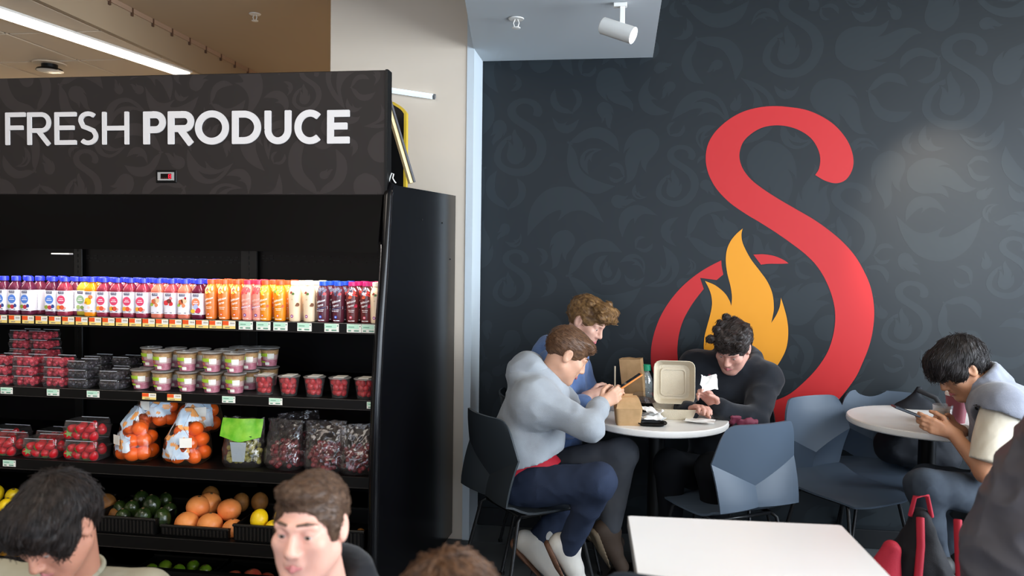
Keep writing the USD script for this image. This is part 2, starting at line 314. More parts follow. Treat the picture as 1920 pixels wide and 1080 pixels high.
emb = thing('wall_emblem', 'huge red letter S curling around a yellow flame, printed on the dark wall', 'wall emblem', (0, YW, 0))
def wallmesh(poly, d): return upright(extr(poly, d))
obj('letter', wallmesh(towall(Sp), .001), RED, emb); obj('ring_end', wallmesh(towall(Ap), .001), RED, emb); obj('flame', wallmesh(towall(Fp), .001), FLAME, emb)

rng = random.Random(7)
def leafA():      # a curved flame with two tongues
    return smooth_poly([(0, 0, 1), (.16, .10), (.30, .16), (.46, .13), (.60, .02, 1), (.56, .16), (.70, .12), (.86, -.02), (1.0, -.18, 1), (.99, .06), (.92, .26), (.76, .42), (.55, .47), (.33, .42), (.14, .25)], 4)
def leafB():      # slim flame
    return smooth_poly([(0, 0, 1), (.2, .02), (.42, .12), (.62, .1), (.82, 0), (1, -.12, 1), (.93, .14), (.74, .30), (.48, .34), (.22, .22)], 4)
def leafC():      # flame split by a dark almond
    return leafA().difference(smooth_poly([(.16, .16, 1), (.34, .25), (.56, .28), (.74, .22, 1), (.56, .36), (.34, .34)], 4)).buffer(0)
def unitF(): p = affinity.translate(affinity.scale(Fp, 1/486, -1/486, origin=(0, 0)), -.84, 1.94); return p
def sprout():     # two flame leaves growing from one stem
    a, b = leafB(), affinity.scale(leafB(), .8, -.8, origin=(0, 0)); return unary_union([affinity.rotate(a, 22, origin=(0, 0)), affinity.rotate(b, -24, origin=(0, 0)), sbox(-.03, -.015, .06, .015)]).buffer(0)
LEAVES = [unitF(), leafC(), sprout(), unitF(), leafA(), sprout()]
def unitS(p): return affinity.translate(affinity.scale(p, .001, -.001, origin=(0, 0)), -.43, .55)
sS = unary_union([unitS(Sp), unitS(Fp).buffer(-.008)]).buffer(.004).simplify(.004)
def print_field(x0, x1, z0, z1, sizes, keep_s, gap, seed, tries, clip):
    R = random.Random(seed); done = [g for g in keep_s]; tree = [g.buffer(gap) for g in done]
    bounds = [g.bounds for g in tree]
    for s, n in sizes:
        for _ in range(int(n*tries)):
            g = R.choice(LEAVES); 
            if R.random() < .5: g = affinity.scale(g, 1, -1, origin=(0, 0))
            k = s*R.uniform(.8, 1.2); g = affinity.rotate(affinity.scale(g, k, k, origin=(0, 0)), R.uniform(0, 360), origin=(0, 0))
            g = affinity.translate(g, R.uniform(x0, x1), R.uniform(z0, z1)); b = g.bounds
            if any(not (b[2] < q[0] or b[0] > q[2] or b[3] < q[1] or b[1] > q[3]) and g.intersects(t) for q, t in zip(bounds, tree)): continue
            done.append(g); t = g.buffer(gap); tree.append(t); bounds.append(t.bounds)
    return [h for h in (g.intersection(clip) for g in done) if not h.is_empty]
def small_s(u, v, h):
    q = PY(u, v, YW); return affinity.translate(affinity.scale(sS, h, h, origin=(0, 0)), q[0], q[2])
ks = [small_s(*a) for a in ((1487, 62, .42), (1795, 150, .46), (975, 255, .40), (1270, 328, .31), (1585, 420, .42), (1890, 470, .3), (960, 520, .3), (1700, 590, .34))]
ks[5] = small_s(1893, 500, .3)
clipw = sbox(XC+.01, .12, XR-.02, ZS-.01).difference(unary_union([towall(Sp), towall(Ap), towall(Fp)]).buffer(.006))
fld = print_field(XC-.1, XR, .1, ZS, [(.36, 160), (.26, 400), (.17, 800), (.11, 1200)], ks, .006, 11, 2.2, clipw)
obj('flame_print', wallmesh(unary_union(fld), .0003).apply_translation((0, YW, 0)), PRINT, wall, kind='stuff')

# ------------------------------------------------------------------ produce case
CX0, CX1, CXI = -3.9, -.91, -.945
case = thing('refrigerated_case', 'long black open refrigerated produce case under the lettered sign', 'refrigerated case', (0, 0, 0))
zt = float(PY(728, 131, 3.0)[2]); zb = float(PY(724, 366, 3.0)[2])
xs_ = float(PY(726, 240, 3.0)[0])
YK = YC-.02
# end panel: profile in yz, bowed front edge, splayed a little to the rear
zr0 = float(PY(735, 345, 3.0)[2]); rear_x = float(PY(853, 500, YK)[0]); zr1 = float(PY(855, 367, YK)[2])
prof = [(YK, .04), (YK, zr1), (3.06, zr0), (3.02, zr0-.01), (3.0, zr0-.05), (2.965, 1.5), (2.90, 1.2), (2.87, .95), (2.855, .65), (2.85, .3), (2.86, .04)]
pm = trimesh.creation.extrude_polygon(smooth_poly([(YK, .04, 1), (YK, zr1, 1), (3.07, zr0, 1), (3.025, zr0-.004), (3.0, zr0-.05), (2.965, 1.5), (2.905, 1.2), (2.872, .95), (2.855, .65), (2.85, .3), (2.86, .04, 1)], 4), CX1-CXI, engine='earcut')
v = pm.vertices.copy(); sl = (rear_x-CX1)/(YK-3.0)
pm.vertices = np.c_[CXI+v[:, 2]+(v[:, 0]-3.0)*sl, v[:, 0], v[:, 1]]; pm.fix_normals()
ep = obj('end_panel', pm, BLACK, case)
fe = [(CX1-.017, y-.004, z) for y, z in ((3.04, zr0-.002), (3.002, zr0-.05), (2.965, 1.5), (2.905, 1.2), (2.872, .95), (2.855, .65), (2.85, .3), (2.86, .05))]
obj('edge_trim', tube(fe, .0185, 10), BLACK, ep, True)
for u_, v_ in ((791, 412), (829, 418), (844, 486)):
    r = ray(u_, v_); t = (CX1-sl*3.0)/(r[0]-sl*r[1]); q = CC+r*t; obj('screw', ball(.0045, 1).apply_translation(q), BLACKM, ep)
obj('end_panel', bx(CX0-.03, CX0, 2.86, YK, .04, 1.75), BLACK, case)
hd = obj('header_sign', bx(CX0, xs_, 3.0, 3.05, zb, zt, .003), SIGN, case)
obj('header_edge', bx(xs_-.008, xs_+.002, 2.997, 3.052, zb, zt+.002), BLACKM, hd)
zl = float(PY(400, 470, 2.93)[2])
def along_x(poly, x0, x1): m = prism(poly, 0, x1-x0); m.apply_transform(A([[0, 0, 1, x0], [1, 0, 0, 0], [0, 1, 0, 0], [0, 0, 0, 1.]])); return m
obj('canopy', along_x(Polygon([(2.998, zb), (3.05, zb), (3.06, zl+.05), (3.05, zl+.045), (2.99, zb-.03), (2.945, zl+.002), (2.93, zl)]), CX0, CXI-.003), mat('canopy_black', '#070606', .5, .06), case)
obj('canopy_cover', bx(CX0, CXI-.002, 3.06, YK, zb+.02, zb+.05), BLACKM, case)
obj('roof', bx(CX0, CXI-.002, 3.09, YK, zb-.02, zb+.02), BLACKM, case)
obj('body_back', bx(CX0, CXI-.002, 3.72, YK, .04, zb-.02), BLACKM, case)
obj('lamp_housing', bx(CX0, CXI-.005, 2.965, 3.0, zb-.235, zb-.222), BLACKM, case) if False else None
DK = mat('case_back_panel', '#0b090a', .45, .12); SLOT = mat('slot_dark', '#020202', .8)
zslot = 1.515
for u0, u1 in ((-760, -455), (-450, -148), (-145, 140), (156, 452), (484, 736)):
    a, b = PY(u0, 490, 3.66)[0], PY(u1, 490, 3.66)[0]
    bp = obj('back_panel', bx(a, b, 3.66, 3.68, .3, zb-.03), DK, case)
    if u1 > 150:
        ra = float(PY((u0+u1)/2, 481, 3.66)[2]); rb = float(PY((u0+u1)/2, 491, 3.66)[2]); n = max(3, int((b-a)/.042)); ss = []
        for k in range(n):
            x = a+.02+(b-a-.05)*k/(n-1)
            ss += [bx(x, x+.017, 3.658, 3.661, ra-.003, ra+.003), bx(x+.012, x+.029, 3.658, 3.661, rb-.003, rb+.003)]
        for k in range(3):
            for x in ((a+.02, b-.08) if u0 > 150 else (a+.02, b-.08)): ss.append(bx(x+k*.022, x+k*.022+.016, 3.658, 3.661, (ra+rb)/2-.003, (ra+rb)/2+.003))
        obj('vent_slots', cat_(ss), SLOT, bp, kind='stuff')
for u0, u1 in ((140, 156), (452, 484)):
    a, b = PY(u0, 490, 3.64)[0], PY(u1, 490, 3.64)[0]
    up_ = obj('upright', bx(a, b, 3.63, 3.70, .3, zb-.03, .004), BLACKM, case)
    obj('bracket_slots', cat_([bx((a+b)/2-.003, (a+b)/2+.003, 3.628, 3.631, zz, zz+.016) for zz in np.arange(.9, 1.7, .028)]), SLOT, up_, kind='stuff')
q = PY(118, 476, 3.2); obj('lamp_clip', bx(q[0]-.045, q[0]+.045, 3.18, 3.21, q[2]-.003, q[2]+.004, .002), WPLASTIC, case)
# shelves: (front Y, lip top at u=705, lip bottom)
SH = [(2.97, 608, 627), (2.94, 752, 770), (2.93, 897, 917), (2.90, 1036, 1060), (2.875, 1165, 1195)]
SHZ = [float(PY(705, a, y)[2]) for y, a, b in SH]; SHB = [float(PY(705, b, y)[2]) for y, a, b in SH]
for i, ((y, a, b), zt_, zb_) in enumerate(zip(SH, SHZ, SHB)):
    s = obj('shelf', bx(CX0, CXI-.004, y+.004, 3.655, zt_-.022, zt_-.001, .002), BLACKM, case)
    obj('shelf_lip', bx(CX0, CXI-.004, y, y+.006, zb_, zt_+.001, .0015), mat('lip_black', '#0c0a09', .35, .3), s)
    obj('lip_edge', bx(CX0, CXI-.004, y-.003, y+.001, zb_-.0005, zb_+.0025), mat('lip_rail', '#2a2623', .4, .3), s)
obj('kick_plate', bx(CX0, CXI-.002, 2.92, 2.95, 0, .2), BLACKM, case)
obj('deck', bx(CX0, CXI-.002, 2.88, 3.70, .03, max(.06, SHB[4]-.01)), BLACKM, case)
# lettering of the sign
def bar(p, w, r=.0): 
    g = LineString(p).buffer(w/2, cap_style='flat', join_style='mitre', resolution=12); return g
def arc(cx, cy, rx, ry, a0, a1, n=26): return [(cx+rx*math.cos(math.radians(t)), cy+ry*math.sin(math.radians(t))) for t in np.linspace(a0, a1, n)]
def glyph(ch, w, s):
    h = s/2; L = []
    if ch == 'F': L = [[(h, 0), (h, 1)], [(0, 1-h), (w, 1-h)], [(h, .53), (w*.88, .53)]]
    elif ch == 'E': L = [[(h, 0), (h, 1)], [(0, 1-h), (w, 1-h)], [(h, .52), (w*.9, .52)], [(0, h), (w, h)]]
    elif ch == 'H': L = [[(h, 0), (h, 1)], [(w-h, 0), (w-h, 1)], [(h, .5), (w-h, .5)]]
    elif ch in 'PR':
        t = .34 if ch == 'P' else .37; cy = (t+1)/2; ry = (1-t-s)/2
        xb = w-h-ry if w-h-ry > h else h+.02
        L = [[(h, 0), (h, 1)], [(h, 1-h), (xb, 1-h)]+arc(xb, cy, w-h-xb, cy-t-h+ .0, 90, -90)+[(h, t+h)]]
        if ch == 'R': L.append([(w*.45, t+h), (w-h*.9, 0)])
    elif ch == 'O': return Polygon(arc(w/2, .5, w/2, .515, 0, 360, 60)).difference(Polygon(arc(w/2, .5, w/2-s, .515-s, 0, 360, 60)))
    elif ch == 'C': L = [arc(w*.52, .5, w*.52-h, .515-h, 47, 313, 40)]
    elif ch == 'D': return Polygon([(0, 0)]+[(w*.42, 0)]+arc(w*.42, .5, w*.58, .5, -90, 90)+[(0, 1)]).difference(Polygon([(s, s), (w*.42, s)]+arc(w*.42, .5, w*.58-s, .5-s, -90, 90)+[(s, 1-s)]))
    elif ch == 'U': L = [[(h, 1), (h, w*.5)]+arc(w/2, w*.5, w/2-h, w*.5+.012-h, 180, 360)+[(w-h, 1)]]
    elif ch == 'S':
        L = [arc(w*.5, .755, w*.5-h, .26-h, 38, 200, 22)+[(w*.24, .56), (w*.5, .50), (w*.76, .43)]+arc(w*.5, .255, w*.5-h, .268-h, 30, -145, 24)]
    return unary_union([bar(p, s) for p in L])
sign = thing('sign_lettering', 'white raised words FRESH PRODUCE on the black header above the case', 'lettering', (0, 0, 0))
LET = [('F', 12, 50, 0), ('R', 53, 97, 0), ('E', 104, 145, 0), ('S', 149, 185, 0), ('H', 193, 243, 0), ('P', 270, 312, 1), ('R', 316, 365, 1), ('O', 367, 430, 1), ('D', 436, 490, 1), ('U', 497, 547, 1), ('C', 553, 609, 1), ('E', 614, 656, 1)]
for ch, u0, u1, bold in LET:
    um = (u0+u1)/2; vt = 211.5-5.0*um/655; vb = 272.5-3.0*um/655
    a, b = PY(u0, vb, 2.999), PY(u1, vb, 2.999); t_ = PY(um, vt, 2.999); H = t_[2]-(a[2]+b[2])/2; w = (b[0]-a[0])/H
    g = glyph(ch, w, .208 if bold else .142)
    g = g.buffer(-.025).buffer(.05).buffer(-.025) if False else g.buffer(.0)
    g = g.buffer(-.03, join_style='round').buffer(.03, join_style='round')
    g = affinity.translate(affinity.scale(g, H, H, origin=(0, 0)), a[0], (a[2]+b[2])/2)
    obj('letter_'+ch.lower(), upright(extr(g, .006), 2.9985), mat('letter_white', '#d8d3d0', .5), sign)
hx0, hx1 = CX0, xs_
sk = [affinity.translate(affinity.scale(sS, h, h, origin=(0, 0)), *(PY(u, v, 3.0)[[0, 2]])) for u, v, h in ((575, 165, .17), (155, 335, .24))]
fldS = print_field(CX0, xs_, zb, zt, [(.24, 60), (.17, 160), (.11, 300), (.07, 300)], sk, .004, 5, 2.2, sbox(CX0+.01, zb+.004, xs_-.012, zt-.004))
obj('flame_print', upright(extr(unary_union(fldS), .0003), 3.0), SIGNP, hd, kind='stuff')
q = PY(313, 331, 3.0); th = thing('temperature_display', 'small grey digital thermometer with red digits on the sign face', 'thermometer', (q[0], 3.0, q[2]))
obj('mount_box', bx(-.046, .046, -.006, -.0006, -.026, .026, .002), BLACKM, th)
obj('bezel', upright(extr(sbox(-.036, -.017, .036, .017).difference(sbox(-.024, -.011, .026, .011)), .004), -.006), mat('bezel_grey', '#9b9895', .4), th)
obj('screen', bx(-.024, .026, -.0075, -.006, -.011, .011), mat('screen_black', '#060304', .2), th)
seg = [bx(.012, .022, -.0085, -.0074, z, z+.0018) for z in (-.008, -.001, .006)]+[bx(x, x+.0018, -.0085, -.0074, -.008, .0078) for x in (.012, .0202)]
obj('digits', cat_(seg), mat('digit_red', '#ff2030', .4, emit=('#ff1830', 3.)), th)
obj('dim_digits', cat_([bx(x, x+.007, -.0085, -.0074, -.008, -.006) for x in (-.02, -.009, 0)]), mat('digit_dim', '#5a2018', .4), th)
# things on top of the case
zc_ = zb+.05
q = PY(748, 260, 3.45); yb = thing('yellow_edged_board', 'black board with a bright yellow rim standing on the case behind the sign', 'board', (0, 0, 0))
w0, w1 = PY(700, 200, 3.45)[0], PY(764, 260, 3.45)[0]; zt2 = PY(757, 205, 3.45)[2]
g = smooth_poly([(w0, zc_+.002, 1), (w1, zc_+.002, 1), (w1, zt2-.02, 1), (w1-.02, zt2+.005), (w1-.06, zt2+.03, 1), (w0, zt2+.05, 1)], 3)
obj('board_rim', upright(extr(g.difference(g.buffer(-.012)), .03), 3.46), mat('rim_yellow', '#c9a92a', .5), yb)
obj('board_face', upright(extr(g.buffer(-.012), .02), 3.455), BLACKM, yb)
t0, t1 = PY(727, 190, 3.30), PY(772, 343, 3.30)
ls = thing('leaning_strip', 'pale cream strip with a grey edge leaning behind the sign end', 'strip', (0, 0, 0))
d_ = A([.012, 0, .004]); d2 = A([.009, 0, .003])
obj('strip_face', tube([t0-d_*.3, t1-d_*.3], .013, 4), mat('strip_cream', '#e6cf9a', .5), ls)
obj('strip_edge', tube([t0+d_, t1+d_], .006, 6), mat('strip_grey', '#56565c', .5), ls)
q = PY(729, 332, 3.03); zi = thing('cable_tie', 'white looped cable tie beside the sign edge on top of the case end', 'cable tie', q)
obj('loop', tube([(0, 0, -.02), (.006, 0, .0), (.012, 0, .016), (.02, 0, .012), (.016, 0, -.004), (.024, 0, -.018), (.03, 0, -.024)], .0028, 6), WPLASTIC, zi, True)
# ------------------------------------------------------------------ furniture
def round_table(name, label, c, r, h=.78):
    t = thing(name, label, 'table', (c[0], c[1], 0))
    obj('tabletop', lathe([(0, h-.032), (r-.012, h-.032), (r-.002, h-.026), (r, h-.016), (r-.002, h-.004), (r-.006, h), (0, h)], 72), mat('laminate_white', '#e6e4e0', .3), t, 30)
    obj('top_plate', lathe([(0, h-.042), (.16, h-.040), (.17, h-.0322), (0, h-.0322)], 24), BLACKM, t)
    obj('column', lathe([(0, .03), (.045, .03), (.04, .06), (.038, h-.05), (.05, h-.0405), (0, h-.0405)], 24), BLACKM, t, 30)
    obj('base', lathe([(0, 0), (.215, 0), (.217, .008), (.2, .016), (.08, .03), (.05, .045), (0, .045)], 40), BLACKM, t, 30)
    return t
TH = .78
T1 = PZ(1232, 781, TH); T1R = .325
T2 = PZ(1740, 786, TH); T2R = .355
round_table('round_table', 'small round white table crowded with food boxes and a bottle', T1, T1R)
round_table('round_table', 'round white table at the right with drinks and a phone by the vest', T2, T2R)
# near white table
f0, f1 = PZ(1178, 967, TH-.02), PZ(1570, 978, TH-.02)
dx = f1-f0; n_ = A([dx[1], -dx[0], 0]); n_ /= np.linalg.norm(n_)
ft = thing('rectangular_table', 'white rectangular table at the bottom edge, nearest the viewer', 'table', (f0[0], f0[1], 0), math.atan2(dx[1], dx[0])-.05)
W_ = np.linalg.norm(dx); D_ = .57; zt0 = TH-.02
q = prism(sbox(0, -D_, W_, 0).buffer(-.01).buffer(.01), zt0-.03, zt0)
obj('tabletop', q, mat('laminate_near', '#f2f2f3', .3), ft)
obj('edge_band', prism(sbox(-.002, -D_-.002, W_+.002, .002).difference(sbox(.001, -D_+.001, W_-.001, -.001)), zt0-.031, zt0-.002), mat('edge_grey', '#8d9092', .4), ft)
obj('under_frame', bx(.06, W_-.06, -D_+.06, -.06, zt0-.07, zt0-.031), BLACKM, ft)
for x in (.08, W_-.08):
    for y in (-D_+.08, -.08): obj('leg', tube([(x, y, 0), (x, y, zt0-.05)], .02, 12), BLACKM, ft, 30)

def chair_parts(shellm, legm):
    def build(t):
        ns = 25; s = np.linspace(-1, 1, ns)
        zc = .568+.105*np.abs(s)
        rows = []
        yc = -.205+.035*s**2
        ztop = .84-.022*np.abs(s)**12
        for k in np.linspace(0, 1, 9):          # upper panel
            z = ztop+(zc-ztop)*k; hw = .185+.035*k; lean = .22
            rows.append(np.c_[s*hw*(1-.06*(1-k)**6), yc-lean*(z-.575), z])
        yb_, zb_ = None, None
        for k in np.linspace(0, 1, 8)[1:]:      # lower facet bulges backwards
            z = zc+(.485-zc)*k; hw = .22-.012*k
            rows.append(np.c_[s*hw, yc-.22*(zc-.575)-.40*(zc-z)*(1-.35*k), z])
        last = rows[-1]
        for k in np.linspace(0, 1, 14)[1:]:     # seat
            y = last[:, 1]+(.215-last[:, 1]-.03*s**4)*k
            z = .485-.05*np.sin(min(1, k*3.2)*math.pi/2)+.012*s**2*(1-k)-.012*max(0, k-.75)*4*max(0, k-.75)*4
            rows.append(np.c_[s*(.208+.012*math.sin(math.pi*k)-.03*k**6), y, z+0*s])
        V = A(rows)
        obj('shell', grid_shell(V, .009), shellm, t, 22)
        obj('under_frame', cat_([tube([(-.15, .12, .415), (.15, .12, .415), (.15, -.14, .415), (-.15, -.14, .415), (-.15, .12, .415)], .009, 8)]), legm, t, True)
        for a, b in ((-1, 1), (1, 1), (1, -1), (-1, -1)):
            lg = obj('leg', tube([(a*.15, b*.13-.01, .415), (a*.165, b*.15-.01, .40), (a*.215, b*.235-.01, .012)], .0085, 8), legm, t, True)
            obj('glide', lathe([(0, 0), (.012, 0), (.012, .014), (0, .014)], 10).apply_translation((a*.215, b*.235-.01, 0)), BLACKM, lg)
    return build
CH_BLUE = mat('chair_blue_grey', '#4b5867', .45, .3); CH_DARK = mat('chair_charcoal', '#2b3136', .45, .35)
def chair(label, xy, facing, dark=False):
    return inst('chair_dark' if dark else 'chair', chair_parts(CH_DARK if dark else CH_BLUE, mat('chair_leg', '#17181a', .35, .5)), 'shell_chair', label, 'chair', (xy[0], xy[1], 0), facing-math.pi/2)
def gp(u, v, z): return PZ(u, v, z)
d_ = math.radians
def chair_at(u, v, Y, f):      # from the middle of the backrest
    q = PY(u, v, Y); return (q[0]+.22*math.cos(f), q[1]+.22*math.sin(f))
f = d_(38); chA = chair_at(914, 850, 3.28, f); chair('dark shell chair on the left under the boy in the grey hoodie', chA, f, True)
f = d_(122); chM = chair_at(1421, 862, 3.32, f); chair('grey-blue shell chair seen from behind, in front of the food table', chM, f)
f = d_(-56); chR = chair_at(1525, 812, 4.0, f); chair('empty grey-blue shell chair between the two round tables, its seat turned right', chR, f)
f = d_(-97); chT = chair_at(1655, 752, 4.245, f); chair('grey-blue shell chair against the wall with a dark bag on it', chT, f)
# ------------------------------------------------------------------ juice bottles
def sq_section(rx, ry, n=28, p=3.2):
    t = np.linspace(0, 2*np.pi, n, endpoint=False)+math.pi/n; c, s = np.cos(t), np.sin(t)
    return np.c_[np.sign(c)*np.abs(c)**(2/p)*rx, np.sign(s)*np.abs(s)**(2/p)*ry]
def loft(secs):
    """secs: list of (rx, ry, z, p)"""
    n = 28; R = [np.c_[sq_section(a, b, n, p), np.full(n, z)] for a, b, z, p in secs]; v = np.vstack(R); f = []
    for i in range(len(R)-1):
        for j in range(n):
            q = [i*n+j, i*n+(j+1) % n, (i+1)*n+(j+1) % n, (i+1)*n+j]; f += [[q[0], q[1], q[2]], [q[0], q[2], q[3]]]
    v = np.vstack([v, [0, 0, secs[0][2]], [0, 0, secs[-1][2]]]); a, b = len(v)-2, len(v)-1
    for j in range(n): f += [[a, (j+1) % n, j], [b, (len(R)-1)*n+j, (len(R)-1)*n+(j+1) % n]]
    return trimesh.Trimesh(v, f, process=False)
def decal(geom, y, d=.0005): return upright(extr(geom, d), y)
def circ(x, z, r, n=20): return Point(x, z).buffer(r, n//4)
def blob(x, z, r, seed):
    R = random.Random(seed); return smooth_poly([(x+r*R.uniform(.75, 1.2)*math.cos(a), z+r*R.uniform(.75, 1.2)*math.sin(a)) for a in np.arange(7)*2*math.pi/7], 3)
def plastic(name, c, rough=.18): return mat(name, c, rough, .5)
def cap_mesh(r, z0, z1, n=20):
    m = lathe([(0, z0), (r, z0), (r, z1-.003), (r-.002, z1), (0, z1)], n)
    return m
def juice_bottle(liquid, capc, circle, fruits, turned=False, smallprint='#8a858c'):
    def build(t):
        w = .0262
        secs = [(w*.9, w*.9, 0, 3.5), (w, w, .004, 3.6), (w, w, .015, 3.6), (w*.985, w*.985, .017, 3.6), (w*.985, w*.985, .108, 3.6), (w, w, .110, 3.6), (w, w, .116, 3.4), (w*.86, w*.86, .127, 3), (w*.62, w*.62, .139, 2.4), (.0135, .0135, .144, 2), (.0135, .0135, .15, 2)]
        obj('bottle_body', loft(secs), plastic('juice_'+liquid.strip('#'), liquid), t, 35)
        obj('cap', cap_mesh(.0185, .146, .165), mat('cap_'+capc.strip('#'), capc, .3), t, 35)
        lb = obj('wrap_label', loft([(w+.0002, w+.0002, .018, 3.6), (w+.0002, w+.0002, .107, 3.6)]), mat('label_white', '#eeeaf0', .5), t, 35)
        y = -(w+.0004)
        if turned:
            obj('small_print', cat_([decal(sbox(-.018, z, .012, z+.0035), y) for z in np.arange(.03, .1, .006)]), mat('print_grey', smallprint, .6), lb)
        else:
            obj('name_plate', decal(sbox(-.0125, .093, .0125, .104).difference(sbox(-.0112, .0944, .0112, .1026)), y), mat('print_navy', '#2a2350', .5), lb)
            obj('name', upright(text('Naked', .0062, True), y+.0001).apply_translation((0, 0, .0955)), mat('print_navy', '#2a2350', .5), lb)
            if circle: 
                obj('flavour_disc', decal(circ(-.0, .068, .0185), y), mat('disc_'+circle.strip('#'), circle, .5), lb)
                obj('flavour_text', cat_([decal(sbox(-.008, .071, .008, .0735), y-.0005), decal(sbox(-.012, .0635, .012, .0668), y-.0005)]), mat('label_white', '#eeeaf0', .5), lb)
            for k, (x, z, r, c) in enumerate(fruits):
                obj('fruit_print', decal(blob(x, z, r, k+3), y-.0002), mat('fruit_'+c.strip('#'), c, .5), lb)
            obj('small_print', cat_([decal(sbox(-.017, .022, -.004, .0245), y-.0008), decal(sbox(.009, .022, .018, .026), y-.0008)]), mat('print_grey', smallprint, .6), lb)
    return build
BLUE = '#2b37c8'
LOWB = [(-.014, .036, .009, '#8a9a3a'), (.003, .034, .010, '#c23848'), (.015, .038, .008, '#3a4a90')]
LOWR = [(-.012, .036, .010, '#f0a030'), (.005, .035, .011, '#e8583a'), (.017, .032, .006, '#f6a8a0')]
JB = {
 'blue': (juice_bottle('#5a2238', BLUE, '#5a86d8', LOWB), 'blue-capped bottle with a blue label disc'),
 'red': (juice_bottle('#8c2f42', BLUE, '#e8496e', LOWR), 'blue-capped bottle with a pink label disc'),
 'side': (juice_bottle('#6a2a3c', BLUE, None, [], True), 'blue-capped bottle turned to its grey small print'),
 'mango': (juice_bottle('#e88a18', BLUE, None, [(-.003, .066, .017, '#f2c21c'), (.010, .082, .010, '#ee8a58'), (-.013, .058, .006, '#f09a30'), (.0, .038, .006, '#f4cfc0')]), 'blue-capped bottle with a yellow mango on the label'),
 'green': (juice_bottle('#b8a63a', BLUE, '#8fb08a', [(-.01, .036, .010, '#a9c070'), (.01, .034, .009, '#7f9a50')]), 'blue-capped bottle with a pale green disc on its label'),
 'peach': (juice_bottle('#d0705a', BLUE, None, [(-.006, .07, .012, '#d8663a'), (.010, .074, .013, '#f0c8a0'), (-.014, .056, .007, '#9ab040'), (.006, .055, .008, '#e89060'), (.014, .086, .006, '#d03a50')]), 'blue-capped bottle with peach slices on the label'),
 'berry': (juice_bottle('#b04a50', BLUE, None, [(-.010, .066, .012, '#d8383e'), (.006, .072, .011, '#7a3a30'), (.013, .060, .009, '#d8343e'), (.012, .084, .007, '#e88a90')]), 'blue-capped bottle with red fruit and a dark berry on its label'),
 'dark': (juice_bottle('#5c1830', BLUE, '#f08a60', [(0, .052, .012, '#b8c0e8'), (-.012, .032, .010, '#f4c23a'), (.01, .034, .012, '#d83a58')]), 'blue-capped bottle with dark juice and an orange disc'),
}
def smoothie(body, capc, top, textc, band=None, dotc=None, fruit=None):
    def build(t):
        pr = [(0, 0), (.021, 0), (.0232, .003), (.0245, .03), (.0258, .07), (.0272, .105), (.0266, .118), (.022, .133), (.0165, .144), (.0155, .149), (0, .149)]
        obj('bottle_body', lathe(pr, 28), plastic('smoothie_'+body.strip('#'), body, .25), t, 35)
        obj('cap', lathe([(0, .149), (.0172, .149), (.0172, .163), (.016, .166), (0, .166)], 24), mat('cap_'+capc.strip('#'), capc, .35), t, 35)
        def wrap(g, off=.0004):      # a flat drawing laid on the round front of the bottle
            g = g.segmentize(.006); m = extr(g, .0006); v = m.vertices.copy(); rad = np.interp(v[:, 1], [p[1] for p in pr[1:-1]], [p[0] for p in pr[1:-1]])
            a = v[:, 0]/.025; rr = rad+off+v[:, 2]; m.vertices = np.c_[np.sin(a)*rr, -np.cos(a)*rr, v[:, 1]]; return m
        R = random.Random(len(body)+ord(body[2])*7+ord(body[4]))
        if top:
            for c in top:
                obj('fruit_print', wrap(unary_union([affinity.translate(affinity.rotate(affinity.scale(Point(0, 0).buffer(1, 4), .004, .010), R.uniform(-70, 70)), R.uniform(-.017, .017), R.uniform(.112, .138)) for _ in range(6)]), R.uniform(.0003, .0008)), mat('fruit_'+c.strip('#'), c, .5), t, kind='stuff')
        if fruit:
            for x, z, r, c in fruit: obj('fruit_print', wrap(blob(x, z, r, 5), .0009), mat('fruit_'+c.strip('#'), c, .5), t)
        if textc:
            for s_, z in (('Bolthouse', .085), ('Farms', .069)):
                m = text(s_, .0085, True, slant=.22); m.vertices[:, 1] -= m.vertices[:, 1].mean(); v = m.vertices.copy(); m.vertices[:, 0] *= .036/np.ptp(v[:, 0]) if s_ == 'Bolthouse' else .024/np.ptp(v[:, 0]); m.vertices[:, 1] += z
                v = m.vertices.copy(); rad = np.interp(v[:, 1], [p[1] for p in pr[1:-1]], [p[0] for p in pr[1:-1]]); a = v[:, 0]/.025; rr = rad+.0008+v[:, 2]
                m.vertices = np.c_[np.sin(a)*rr, -np.cos(a)*rr, v[:, 1]]; obj('brand_name', m, mat('ink_'+textc.strip('#'), textc, .5), t)
            [obj('flavour_line', wrap(b_, .0004), mat('ink_'+textc.strip('#'), textc, .5), t) for b_ in (sbox(-.012, .050, .012, .0525), sbox(-.010, .044, .010, .046), sbox(-.014, .006, .014, .010))]
        if band:
            obj('slanted_band', wrap(Polygon([(-.028, .042), (.028, .054), (.028, .066), (-.028, .054)]), .0006), mat('band_'+band.strip('#'), band, .5), t)
            obj('band_text', wrap(unary_union([Polygon([(-.02+k*.006, .049+k*.0014), (-.016+k*.006, .050+k*.0014), (-.016+k*.006, .055+k*.0014), (-.02+k*.006, .054+k*.0014)]) for k in range(7)]), .0014), mat('ink_band_'+band.strip('#'), '#3a3560' if band == '#e6e2ea' else '#f0d8e8', .5), t)
        if dotc: obj('round_mark', wrap(circ(-.002, .022, .0062), .0006), mat('dot_'+dotc.strip('#'), dotc, .5), t); obj('mark_letter', wrap(sbox(-.005, .020, .001, .024), .0013), mat('label_white', '#eeeaf0', .5), t)
    return build
ORC, RDC, CRC, BLC, MGC = '#f2542a', '#e8304e', '#f6ecd4', '#2350d8', '#c8206e'
